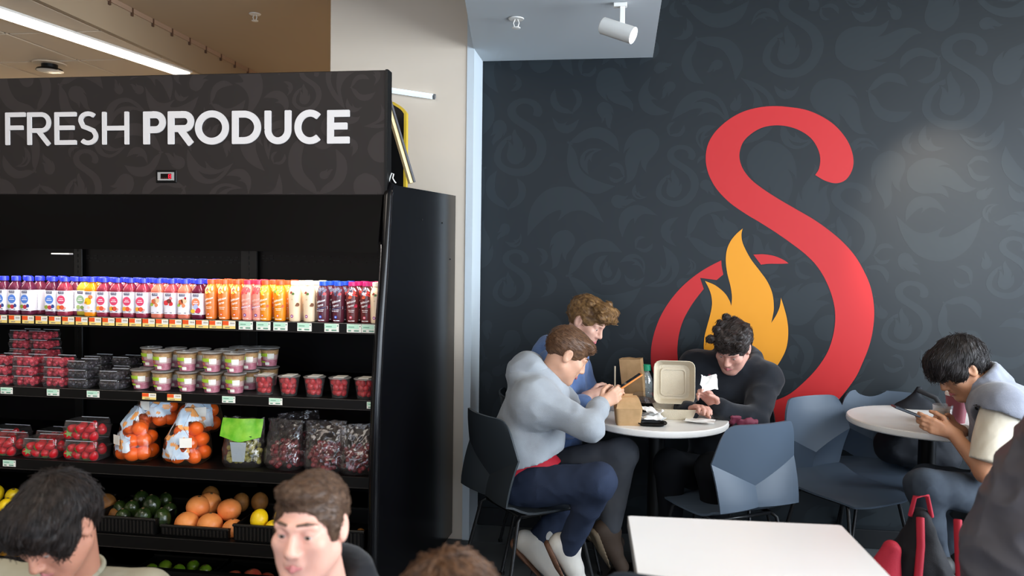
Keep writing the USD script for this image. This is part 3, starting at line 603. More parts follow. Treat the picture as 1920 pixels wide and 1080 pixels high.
SB = {
 'orange': (smoothie('#e0762a', ORC, ['#f4c83a', '#f8e6a0'], '#fdf0e0', dotc='#e85a28', fruit=[(-.006, .122, .006, '#e0503a')]), 'orange-capped smoothie in dark orange'),
 'pink': (smoothie('#e8927e', RDC, ['#d83a3e', '#e84a50'], '#f8c8b8', band='#8a2a86', dotc='#7a2a86'), 'red-capped pink drink with a purple band'),
 'mango': (smoothie('#f08c18', ORC, ['#f8cf2a', '#fbe48a', '#6a9a3a'], '#fdf4d8', dotc='#e86a2a', fruit=[(.018, .06, .006, '#e8603a')]), 'orange-capped smoothie in bright mango yellow'),
 'cream': (smoothie('#f0d3b0', CRC, None, None, dotc='#9a2a7a', fruit=[(-.004, .118, .005, '#8a3a2a'), (.004, .113, .005, '#5a7a3a'), (.020, .068, .008, '#7a4a2a'), (0, .09, .003, '#d8b890')]), 'cream-capped pale chai drink bottle'),
 'blue': (smoothie('#5a2430', BLC, ['#6a6a80', '#3a3a58'], '#f4f0f4', band='#e6e2ea', dotc='#2a5ad0', fruit=[(.014, .115, .006, '#e04848')]), 'blue-capped dark berry drink with a white band'),
 'magenta': (smoothie('#6a2c2c', MGC, ['#d83a30', '#e0e0e8', '#3a3a50'], '#f8ece8', dotc='#e04a5a', fruit=[(-.004, .104, .007, '#e05a3a'), (.018, .068, .007, '#d02a48')]), 'magenta-capped dark red smoothie bottle'),
}
JU = [('blue', 8), ('blue', 31), ('blue', 54), ('side', 75), ('blue', 99), ('red', 122), ('side', 143), ('green', 158), ('mango', 172), ('red', 195), ('red', 220), ('red', 245), ('red', 269), ('peach', 297), ('berry', 322), ('peach', 347), ('dark', 373)]
SM = [('orange', 396), ('orange', 421), ('orange', 444), ('pink', 465), ('pink', 484), ('mango', 498), ('mango', 525), ('cream', 553), ('cream', 580), ('blue', 606), ('blue', 634), ('magenta', 661), ('magenta', 687), ('cream', 712)]
shy, shz = SH[0][0], SHZ[0]
def shelf_x(u, Y, z): r = ray(u, 600); return (CC+r*(Y/r[1]))[0]
tot, seen = {}, {}
for src, L in (('j', JU), ('s', SM)):
    for k, u in L: tot[(src, k)] = tot.get((src, k), 0)+1
RJ = random.Random(4)
for src, L, lib in (('j', JU, JB), ('s', SM, SB)):
    for k, u in L:
        n = seen[(src, k)] = seen.get((src, k), 0)+1; build, lab = lib[k]; N = tot[(src, k)]
        where = '' if N == 1 else f', {ORD[n-1]} of {N} from the left'
        deep = .095 if k in ('side', 'green') and src == 'j' else .05
        for row in range(3):
            Y = shy+deep+.003+row*.062+RJ.uniform(-.002, .002); x = shelf_x(u, shy+deep, shz)+row*.004
            if x > CXI-.03: 
                x = CXI-.033
            bk = k if not (row and k == 'side') else 'red'
            if row: inst((src, bk), lib[bk][0], 'juice_bottle' if src == 'j' else 'smoothie_bottle', lab.split(' bottle')[0].split(' drink')[0]+f' bottle in the {"middle" if row == 1 else "back"} row behind the bottle at '+f'{"left" if u < 240 else "middle" if u < 480 else "right"} shelf place {int(u)}' if False else f'{lab.split("-capped")[0]}-capped bottle {"in the second row behind" if row == 1 else "in the back row behind"} the {ORD[[q for _, q in (JU+SM)].index(u)] if [q for _, q in (JU+SM)].index(u) < 20 else "twenty-"+ORD[[q for _, q in (JU+SM)].index(u)-20]} front bottle', 'bottle', (x, Y, shz), 0, 'juice bottles on the top shelf')
            else: inst((src, k), build, 'juice_bottle' if src == 'j' else 'smoothie_bottle', f'{lab}{where}', 'bottle', (x, Y, shz), RJ.uniform(-.08, .08), 'juice bottles on the top shelf')

# ------------------------------------------------------------------ price tags on the shelf lips
def tag_orange(w, h):
    def build(t):
        obj('card', bx(-w/2, w/2, -.0012, 0, 0, h), mat('tag_yellow', '#f3d27a', .5), t)
        obj('orange_field', bx(-w/2, -w*.02, -.0017, -.0011, h*.46, h*.98), mat('tag_orange', '#f0561e', .5), t)
        obj('white_field', bx(-w*.02, w/2, -.0017, -.0011, h*.36, h*.98), mat('tag_white', '#efe9dc', .5), t)
        obj('price', cat_([bx(w*(.12+.09*k), w*(.17+.09*k), -.0021, -.0016, h*.6, h*.82) for k in range(4)]+[bx(-w*.3, w*.05, -.0021, -.0011, h*.12, h*.24)]), mat('tag_ink', '#9a8a78', .6), t)
    return build
def tag_green(w, h):
    def build(t):
        obj('card', bx(-w/2, w/2, -.0012, 0, 0, h), mat('tag_white', '#efe9dc', .5), t)
        obj('green_field', bx(-w*.48, w*.34, -.0017, -.0011, h*.42, h*.97), mat('tag_green', '#bfe3c8', .5), t)
        obj('price', cat_([bx(-w*.38, w*.02, -.0021, -.0016, h*.6, h*.7), bx(-w*.4, -w*.2, -.0021, -.0011, h*.12, h*.3), bx(0, w*.34, -.0021, -.0011, h*.12, h*.3), bx(w*.38, w*.45, -.0021, -.0011, h*.66, h*.84)]), mat('tag_ink_green', '#6f9a80', .6), t)
    return build
TW, THH = .0605, .033
def tags(i, us, kind, w, h, where, name, dz=0):
    y = SH[i][0]-.0005; n = len(us)
    for k, u in enumerate(us):
        x = PY(u, 620+i*140, y)[0]; z = SHB[i]+.003+dz+(SHZ[i]-SHB[i]-.003-h)/2
        inst(('tag', kind, w, h), (tag_orange if kind == 'o' else tag_green)(w, h), 'price_tag', f'{name} price tag, {ORD[k]+" of "+str(n)+" from the left" if n > 1 else "alone"} {where}', 'price tag', (x, y-.0005, z), 0, 'price tags on the case shelves')
tags(0, [3+25.1*k for k in range(18)], 'o', .0545, .032, 'on the top shelf', 'orange and yellow', .001)
tags(0, [461, 494, 526, 571, 622, 664, 692], 'g', TW, THH, 'on the top right rail', 'green and white')
tags(1, [13, 100, 175, 429, 517, 701], 'g', .057, .027, 'on the berry shelf', 'green and white')
tags(1, [280, 327], 'o', .062, .026, 'on the berry shelf', 'orange and yellow')
tags(2, [18], 'g', .06, .027, 'on the strawberry box shelf', 'green and white')
tags(3, [682], 'g', .05, .027, 'on the fruit bin shelf at the right', 'green and white')

# ------------------------------------------------------------------ fruit packs
CLEAR = film('clear_plastic', '#f4f4f4', .03, .12, .3, .02); BOX = film('box_plastic', '#f0f0f2', .04, .15, .3, .03)
def clamshell(w, d, h, filler):
    def build(t):
        filler(t, w, d, h)
        obj('tray', loft([(w*.44, d*.44, .001, 6), (w*.48, d*.48, h*.62, 6)]), BOX, t, 35)
        obj('lid', loft([(w*.5, d*.5, h*.62+.0015, 6), (w*.5, d*.5, h*.66, 6), (w*.46, d*.46, h*.70, 6), (w*.44, d*.44, h-.001, 6)]), CLEAR, t, 35)
        obj('rim', cat_([bx(-w/2-.004, w/2+.004, -d/2-.004, d/2+.004, h*.61, h*.63, .001)]), mat('rim_clear', '#c9c5c6', .2), t) if False else [obj('lid_ridge', bx(-w*.36, w*.36, y-.002, y+.002, h-.0008, h+.001), mat('ridge', '#c4c4c8', .2), t) for y in (-d*.4, d*.4)]
    return build
def berries(color, r, name, n, color2=None):
    def fill(t, w, d, h):
        R = random.Random(n); ms = []
        base = ball(1, 1, 2, .3, 3)
        for k in range(n): ms.append(tf(base, (R.uniform(-w*.37, w*.37), R.uniform(-d*.37, d*.37), R.uniform(r, h*.9-r)), rz=R.uniform(0, 6), rx=R.uniform(0, 3), s=r*R.uniform(.85, 1.15)))
        obj(name, cat_(ms), mat('skin_'+name, color, .3, .5, noise=(90, color2) if color2 else None), t, True, kind='stuff')
    return fill
def strawberry_mesh():
    m = ball(1, 3); v = m.vertices.copy(); z = v[:, 2]; k = .62+.38*np.clip((z+1)/1.5, 0, 1)**.7; v[:, 0] *= k; v[:, 1] *= k; v[:, 2] *= 1.2
    v *= (1-.03*(np.sin(v[:, 2]*16)*np.sin(np.arctan2(v[:, 1], v[:, 0])*9) > .6))[:, None]; m.vertices = v; return m
def leafcap():
    L = []
    for k in range(6):
        a = k*math.pi/3; P = [(0, 0), (.35, .2), (.8, 0), (.35, -.2)]
        q = prism(Polygon(P), 0, .04); v = q.vertices.copy(); v[:, 2] += .02-.25*v[:, 0]**2; q.vertices = v; L.append(tf(q, (0, 0, 1.16), rz=a))
    return cat_(L)
SBM, LCM = strawberry_mesh(), leafcap()
def strawberries(spots, r):
    def fill(t, w, d, h):
        R = random.Random(len(spots))
        for k, (x, y, z) in enumerate(spots):
            a, b = R.uniform(0, 6.28), R.choice([math.pi, math.pi*.8, 1.9, 2.6, 1.2]); s = r*R.uniform(.85, 1.12)
            st = obj('strawberry', tf(SBM, (x*w, y*d, z*h), rz=a, rx=b, s=s), mat('strawberry_skin' if k % 3 else 'strawberry_pale', '#c01822' if k % 3 else '#d8402e', .28, noise=(60, '#d02a2c')), t, True)
            obj('leaf_cap', tf(LCM, (x*w, y*d, z*h), rz=a, rx=b, s=s), mat('strawberry_leaf', '#5f7a30', .5), st)
    return fill
def at_shelf(u, i, back): Y = SH[i][0]+back; return A([PY(u, SH[i][1]-30, Y)[0], Y, SHZ[i]])
def stack(key, build, name, cat, i, cols, hgt, labelf, group, jit=.004):
    R = random.Random(i*7+len(cols))
    for ci, (u, back, n) in enumerate(cols):
        p = at_shelf(u, i, back)
        for k in range(n):
            inst(key, build, name, labelf(ci, k, n), cat, (p[0]+R.uniform(-jit, jit), p[1]+R.uniform(-jit, jit), p[2]+k*hgt), R.uniform(-.05, .05), group)
lev = lambda k, n: ('single' if n == 1 else 'bottom' if k == 0 else 'top' if k == n-1 else 'middle')
rasp = clamshell(.112, .11, .042, berries('#a8182c', .0095, 'raspberries', 70, '#d8404e'))
RC = [(10, .065, 3), (57, .065, 3), (113, .065, 3), (48, .30, 5), (86, .30, 5)]
RP = ['at the left frame edge', 'second column from the left', 'third column, beside the blackberries', 'back row at left', 'back row beside it at right']
stack('rasp', rasp, 'raspberry_box', 'fruit box', 1, RC, .0425, lambda c, k, n: f'clear box of raspberries, {"level "+ORD[k] if n > 3 else lev(k, n)} of its stack, {RP[c]}', 'raspberry boxes on the second shelf')
blk = clamshell(.105, .105, .038, berries('#1a1418', .010, 'blackberries', 60, '#3a3038'))
BC = [(157, .065, 3), (216, .065, 2), (240, .22, 3), (185, .22, 3)]
BP = ['column beside the raspberries', 'column beside the parfait cups', 'back row at right', 'back row at left']
stack('blk', blk, 'blackberry_box', 'fruit box', 1, BC, .0385, lambda c, k, n: f'clear box of blackberries, {lev(k, n)} of its stack, {BP[c]}', 'blackberry boxes on the second shelf')
def cup_shell(t, r0, r1, h, m): obj('cup', lathe([(0, 0), (r0, 0), (r1, h), (r1-.001, h), (r0-.001, .0015), (0, .0015)], 32), m, t, 30)
def parfait(t):
    h, r0, r1 = .080, .031, .042; rr = lambda z: r0+(r1-r0)*z/h-.0014
    def layer(name, z0, z1, c, c2=None): obj(name, lathe([(0, z0), (rr(z0), z0), (rr(z1), z1), (0, z1)], 28), mat('layer_'+name, c, .55, noise=(70, c2) if c2 else None), t, 30)
    layer('berry_layer', .002, .030, '#b84a66', '#d88a9a'); layer('yogurt_layer', .030, .052, '#e6b4b0', '#eac8c0'); layer('granola_layer', .052, .072, '#b07a42', '#d8b070')
    def band(name, a0, a1, z0, z1, m):
        n = 8; an = np.linspace(math.radians(a0), math.radians(a1), n); V = A([[(( rr(z)+.0030)*math.sin(a), -(rr(z)+.0030)*math.cos(a), z) for a in an] for z in (z0, z1)]); obj(name, grid_shell(V, .0006), m, t)
    band('green_label', -52, 18, .045, .059, mat('parfait_green', '#a9c832', .5)); band('lower_label', -50, -8, .018, .025, mat('parfait_green', '#a9c832', .5))
    band('fruit_label', -55, -22, .029, .042, mat('parfait_red', '#c25a50', .5)); band('white_label', 10, 52, .036, .058, mat('tag_white', '#efe9dc', .5)); band('white_label', -8, 22, .008, .020, mat('tag_white', '#efe9dc', .5))
    cup_shell(t, r0, r1, h, CLEAR)
    obj('lid', lathe([(0, h-.001), (r1+.0025, h-.001), (r1+.003, h+.002), (r1, h+.004), (0, h+.0045)], 32), film('lid_plastic', '#e4e0dc', .06, .12, .4, .25), t, 30)
PC = [(265, .075, 1), (305, .055, 2), (352, .055, 2), (398, .055, 2), (441, .055, 2), (284, .15, 2), (330, .15, 2), (376, .15, 2), (422, .15, 2), (466, .15, 2), (505, .27, 2), (484, .27, 2), (450, .25, 2)]
PP = ['at the left end of the cups', 'second front column', 'third front column', 'fourth front column', 'fifth front column']+[f'{ORD[k]} column of the second row' for k in range(5)]+['at the far back right', 'at the far back centre', 'at the far back left']
stack('parf', parfait, 'parfait_cup', 'parfait cup', 1, PC, .0855, lambda c, k, n: f'layered parfait cup, {"single cup" if n == 1 else lev(k, n)+" cup"} {PP[c]}', 'parfait cups on the second shelf', .0015)
def strawcup(t):
    h, r0, r1 = .078, .031, .043; R = random.Random(3)
    for k, (a, z, q) in enumerate([(0, .02, .0), (-.9, .021, .017), (.2, .02, .019), (1.4, .02, .018), (-.5, .045, .02), (.6, .044, .021), (2.5, .04, .02), (-1.9, .042, .02), (0, .063, .022), (1.3, .062, .02), (-1.2, .064, .021)]):
        s = .0135*R.uniform(.9, 1.15); L = (math.sin(a)*q, -math.cos(a)*q, z)
        st = obj('strawberry', tf(SBM, L, rz=R.uniform(0, 6), rx=R.uniform(1.5, 4), s=s), mat('strawberry_skin' if k % 4 else 'strawberry_pale', '#c01822', .28), t, True)
        if k % 4 == 1: obj('cut_face', tf(ball(1, 1, None, 0, 1, (.8, .25, .9)), (L[0]*1.25, L[1]*1.25-.002, z), s=s*.7), mat('strawberry_flesh', '#ee8a68', .4), st, True)
    cup_shell(t, r0, r1, h, CLEAR)
    obj('lid', lathe([(0, h), (r1+.002, h), (r1+.003, h+.002), (r1-.004, h+.0045), (0, h+.005)], 32), film('lid_plastic', '#e4e0dc', .06, .12, .4, .25), t, 30)
    obj('lid_label', bx(-.018, .026, -.03, .03, h+.0052, h+.0066), mat('tag_white', '#efe9dc', .5), t)
stack('scup', strawcup, 'strawberry_cup', 'fruit cup', 1, [(u, .055, 1) for u in (497, 543, 590, 637, 685)], .09, lambda c, k, n: f'clear cup of cut strawberries, {ORD[c]} of five from the left', 'strawberry cups on the second shelf', .002)
sp_ = [(-.34, -.3, .26), (-.12, -.32, .25), (.12, -.3, .28), (.34, -.32, .25), (-.24, -.3, .6), (.0, -.3, .62), (.24, -.31, .6), (-.36, 0, .5), (.36, .05, .5), (-.12, .05, .66), (.13, .05, .64), (-.25, .3, .4), (0, .32, .4), (.25, .3, .4)]
sbox_ = clamshell(.178, .12, .082, strawberries(sp_, .0205))
p_ = [(10, .08, 1), (88, .08, 1), (166, .08, 2), (20, .22, 1), (110, .22, 1)]
PS = ['at the left frame edge', 'second from the left', 'right-hand stack by the mandarins', 'in the back at left', 'in the back at right']
stack('sbox', sbox_, 'strawberry_box', 'fruit box', 2, p_, .0835, lambda c, k, n: f'clear box of strawberries, {lev(k, n)}, {PS[c]}', 'strawberry boxes on the third shelf')
# bagged fruit
ORM = mat('mandarin_skin', '#ee6a0c', .35, .5, bump=(300, .15)); BAGB = mat('bag_blue', '#a9c3da', .35, noise=(14, '#e2e6ea')); NET = film('bag_film', '#ffd9b0', .03, .25, .15, .02)
def mandarin_bag(seed):
    def build(t):
        R = random.Random(seed); pts = []
        for z, rad, n in ((.034, .062, 6), (.034, .0, 1), (.088, .055, 5), (.088, 0, 1), (.138, .032, 3)):
            for k in range(n):
                a = 6.283*k/n+R.uniform(-.2, .2); pts.append((rad*math.cos(a), rad*math.sin(a)*.85, z+R.uniform(-.004, .004)))
        base = ball(.033, 2, 3, .03, 1, (1, 1, .9))
        for p in pts: 
            o = obj('mandarin', tf(base, p, rz=R.uniform(0, 6), rx=R.uniform(-1, 1)), ORM, t, True)
        hull = trimesh.convex.convex_hull(np.vstack([A(pts)+d*.037 for d in trimesh.creation.icosphere(1).vertices]+[A([[.02, 0, .225], [-.02, 0, .225], [0, .012, .225]])]))
        h2 = hull.subdivide_to_size(.014); n_ = meshkit.fbm(h2.vertices*28+seed, 2, seed)-.5; h2.vertices += h2.vertex_normals*(n_*.011+.003)[:, None]
        obj('bag_film', h2, NET, t, True)
        fc = h2.triangles_center; ang = np.arctan2(fc[:, 1], fc[:, 0]); sel = ((np.abs(ang+1.57+.5*(seed % 3-1)) < .75) | (fc[:, 2] > .175)) & (fc[:, 2] > .03+.02*(seed % 2)) & (meshkit.noise(fc*22+seed, 5) < .72)
        lb = h2.submesh([np.nonzero(sel)[0]], append=True); lb.vertices += lb.vertex_normals*.002; obj('printed_panel', lb, BAGB, t, True)
        sel2 = sel & (meshkit.noise(fc*45+seed*3, 9) > .66); l2 = h2.submesh([np.nonzero(sel2)[0]], append=True); l2.vertices += l2.vertex_normals*.003; obj('fruit_print', l2, mat('bag_orange_print', '#f2a45c', .4), t, True, kind='stuff')
        obj('price_label', upright(extr(sbox(-.024, -.02, .024, .02), .001), -.094).apply_translation((.01, 0, .10)), mat('tag_white', '#efe9dc', .5), t)
    return build
for k, (u, back, dz, rz, lab) in enumerate([(258, .10, 0, -.5, 'lower left'), (352, .10, 0, .35, 'lower right'), (300, .20, .13, -.2, 'upper left, resting on the others'), (372, .24, .10, .5, 'upper right, behind the others')]):
    p = at_shelf(u, 2, back); inst(('mb', k), mandarin_bag(k+1), 'mandarin_bag', f'blue and white printed net bag of mandarins, {lab}', 'fruit bag', p+A([0, 0, dz]), rz, 'bags of mandarins on the third shelf')
def grape_bag(c, c2, seed, top=None):
    def build(t):
        R = random.Random(seed); gb = ball(.0105, 1); ms = []
        for k in range(120):
            a, q, z = R.uniform(0, 6.28), math.sqrt(R.random()), R.uniform(.012, .105); f = 1-max(0, z-.06)*5
            ms.append(tf(gb, (.072*q*math.cos(a)*f, .055*q*math.sin(a)*f, z)))
        obj('grapes', cat_(ms), mat('grape_'+c.strip('#'), c, .25, .5, noise=(40, c2)), t, True, kind='stuff')
        V = []
        for z, w, d in ((.0, .078, .06), (.02, .088, .068), (.06, .086, .064), (.10, .08, .05), (.14, .082, .03), (.18, .085, .012), (.20, .085, .005)):
            V.append([(w*math.copysign(abs(math.cos(a))**.7, math.cos(a)), d*math.copysign(abs(math.sin(a))**.7, math.sin(a)), z) for a in np.linspace(0, 2*math.pi, 36)])
        V = A(V); m = grid_shell(V, .0008).subdivide().subdivide(); m.vertices += (m.vertex_normals*(meshkit.fbm(m.vertices*30+seed, 3, seed)-.5)[:, None])*.022*np.clip(m.vertices[:, 2:]/.06, .3, 1.5); m.vertices[:, 2] = np.maximum(m.vertices[:, 2], .0008)
        obj('bag_film', m, film('grape_film', '#efe8e8', .035, .12, .28, .01), t, True)
        if top:
            V = A([[(x, -.052+.045*max(0, (z-.1))/.1+.012*abs(x)/.08-.006, z-.02*(1-abs(x)/.08)*(z < .15)) for x in np.linspace(-.088, .088, 15)] for z in (.125, .15, .175, .198)])
            mm = grid_shell(V, .0008); mm.vertices[:, 1] += (meshkit.noise(mm.vertices*40, 3)-.5)*.01-.012
            tp = obj('green_header', mm, mat('bag_green', top, .35, noise=(25, '#8cc63a')), t, True)
            obj('zip_strip', bx(-.05, .05, -.048, -.040, .118, .13), mat('bag_dark_green', '#14402a', .3), t)
            obj('clear_panel', upright(extr(Polygon([(-.02, .03), (.03, .03), (.04, .11), (-.03, .11)]), .0012), -.073), film('panel_film', '#dfe8f0', .12, .15, .4, .35), t)
    return build
p = at_shelf(459, 2, .10); inst('gg', grape_bag('#8f9038', '#b8b25a', 2, '#5fae1e'), 'grape_bag', 'bag of green grapes with a bright green zip header', 'fruit bag', p, .05)
for k, (u, back, s, lab) in enumerate([(536, .10, 1., 'first of the front row from the left'), (612, .09, 1.02, 'middle of the front row'), (676, .09, .98, 'against the case end panel'), (560, .24, 1.02, 'in the back row'),]):
    p = at_shelf(u, 2, back); inst(('gr', k % 2), grape_bag('#5c1420', '#8a2c34', 5+k), 'grape_bag', f'clear bag of dark red grapes, {lab}', 'fruit bag', p, .3*(k-1), 'bags of red grapes on the third shelf', s)
# ------------------------------------------------------------------ loose fruit in bins
def basket(w, d, h):
    def build(t):
        obj('floor_panel', bx(-w/2, w/2, -d/2, d/2, .001, .006), BLACKM, t)
        for s in (-1, 1):
            obj('side_wall', bx(s*w/2-.003, s*w/2+.003, -d/2, d/2, .006, h), BLACKM, t); obj('end_wall', bx(-w/2, w/2, s*d/2-.003, s*d/2+.003, .006, h), BLACKM, t)
            obj('rim', cat_([bx(-w/2-.006, w/2+.006, s*d/2-.007, s*d/2+.007, h-.004, h+.006, .002)]), mat('basket_rim', '#15120f', .4), t)
        for k in range(int(w/.016)): obj('slat', bx(-w/2+.006+k*.016, -w/2+.013+k*.016, -d/2-.0055, -d/2-.003, .008, h-.005), mat('basket_slat', '#1a1613', .4), t)
    return build
def bin_at(u, i, w, h, lab, back=.16, d=.28):
    p = at_shelf(u, i, back); inst(('bk', round(w, 3), h), basket(w, d, h), 'fruit_basket', lab, 'basket', p); return p
def pile(key, build, name, cat, lab, group, spots, i, base_h):
    for k, (u, v, back, s) in enumerate(sorted(spots, key=lambda q: (round(q[2]/.1), q[0]))):
        Y = SH[i][0]+back; q = PY(u, v, Y)
        R = random.Random(k*5+len(spots)); inst(key, build, name, lab(k, len(spots)), cat, q, R.uniform(0, 6), group, s, rx=R.uniform(-.5, .5))
def rows_lab(what): return lambda k, n: f'{what}, {ORD[k]} of {n} counted from the front left'
def fruit_sphere(m, r, seed, sq=(1, 1, .94), stem=None, amp=.05):
    def build(t):
        obj('fruit_skin', ball(r, 3, seed, amp, 1.3, sq), m, t, True)
        obj('stem_scar', lathe([(0, r*sq[2]*.97), (.006, r*sq[2]*.965), (.005, r*sq[2]*1.03), (0, r*sq[2]*1.04)], 10), mat('stem_brown', '#5a4526', .8), t)
    return build
bin_at(268, 3, .29, .065, 'black slatted basket holding the avocados')
bin_at(398, 3, .29, .04, 'low black slatted basket holding the grapefruits', .17)
bin_at(520, 3, .24, .065, 'black slatted basket of lemons behind the man')
bin_at(665, 3, .17, .07, 'black slatted basket at the right end of the bin shelf', .16)
bin_at(130, 3, .24, .065, 'black slatted basket behind the youth\'s dark hair')
bin_at(-5, 3, .26, .055, 'black slatted basket of lemons at the left frame edge')
avo = fruit_sphere(mat('avocado_skin', '#182410', .22, .6, noise=(25, '#2c3d16'), bump=(120, .3)), .036, 3, (.92, .92, 1.2))
pile('avo', avo, 'avocado', 'avocado', rows_lab('shiny dark green avocado'), 'avocados in the basket', [(232, 972, .08, 1), (268, 971, .07, 1.05), (305, 972, .08, 1), (248, 955, .16, .95), (285, 948, .17, 1.1), (318, 960, .17, .95), (226, 955, .18, .9), (265, 938, .25, 1), (310, 940, .26, .9)], 3, .06)
gra = fruit_sphere(mat('grapefruit_skin', '#f29a52', .4, .4, noise=(5, '#ec8444'), bump=(260, .12)), .050, 5)
pile('gra', gra, 'grapefruit', 'grapefruit', rows_lab('peach-orange grapefruit'), 'grapefruits in the low basket', [(350, 981, .10, 1.0), (394, 984, .10, 1.04), (437, 992, .09, .88), (372, 950, .17, 1), (430, 956, .17, 1.0), (392, 944, .22, 1.02)], 3, .05)
kiw = fruit_sphere(mat('brown_fruit_skin', '#8a5a28', .6, .3, noise=(30, '#6e451c')), .036, 7, (1, 1, 1.15))
pile('kiw', kiw, 'brown_fruit', 'fruit', rows_lab('round brown fruit behind the grapefruits'), 'brown fruits at the back of the bins', [(452, 942, .26, 1), (487, 941, .26, 1), (395, 930, .30, 1.05), (200, 945, .20, 1.1), (215, 968, .16, .9), (190, 972, .13, 1), (660, 1005, .12, .55), (676, 1002, .16, .6), (692, 1004, .12, .55)], 3, .05)
lem = fruit_sphere(mat('lemon_skin', '#f2c812', .35, .5, bump=(200, .15)), .034, 9, (1, 1, 1.22))
pile('lem', lem, 'lemon', 'lemon', rows_lab('bright yellow lemon on the bin shelf'), 'lemons on the bin shelf', [(486, 974, .08, 1.05), (510, 992, .06, .9), (530, 970, .12, 1), (12, 952, .09, 1.0), (-16, 962, .07, 1), (24, 930, .2, .9), (-8, 926, .2, 1)], 3, .05)
lim = fruit_sphere(mat('lime_skin', '#5d8a1a', .3, .5, noise=(12, '#8aa82a')), .028, 11, (1, 1, 1.15))
pile('lim', lim, 'lime', 'lime', rows_lab('green lime on the lowest deck'), 'limes on the lowest deck', [(285, 1070, .20, 1), (310, 1066, .22, 1.1), (335, 1072, .18, 1), (362, 1064, .24, 1), (385, 1072, .20, 1), (298, 1092, .14, 1), (350, 1092, .14, 1), (270, 1092, .16, 1)], 4, .05)
app = fruit_sphere(mat('apple_skin', '#d03a34', .3, .5, noise=(8, '#e8885a')), .040, 13, (1, 1, .9))
pile('app', app, 'apple', 'apple', rows_lab('red apple on the lowest deck'), 'apples on the lowest deck', [(440, 1086, .18, 1), (472, 1084, .16, 1.05), (500, 1090, .2, 1), (455, 1108, .12, 1), (420, 1102, .16, 1)], 4, .05)
ora = fruit_sphere(mat('yellow_orange_skin', '#f2a614', .38, .4, bump=(240, .12)), .040, 15)
pile('ora', ora, 'orange_fruit', 'orange', rows_lab('yellow-orange fruit on the lowest deck'), 'yellow-orange fruits on the lowest deck', [(16, 1046, .16, 1), (38, 1062, .14, .9), (-14, 1060, .15, 1), (8, 1082, .10, 1), (44, 1088, .12, 1)], 4, .05)
for u, w, lab in ((325, .34, 'black slatted basket of limes on the lowest deck'), (465, .28, 'black slatted basket of apples on the lowest deck'), (15, .30, 'black slatted basket of yellow-orange fruit on the lowest deck')):
    bin_at(u, 4, w, .075, lab)
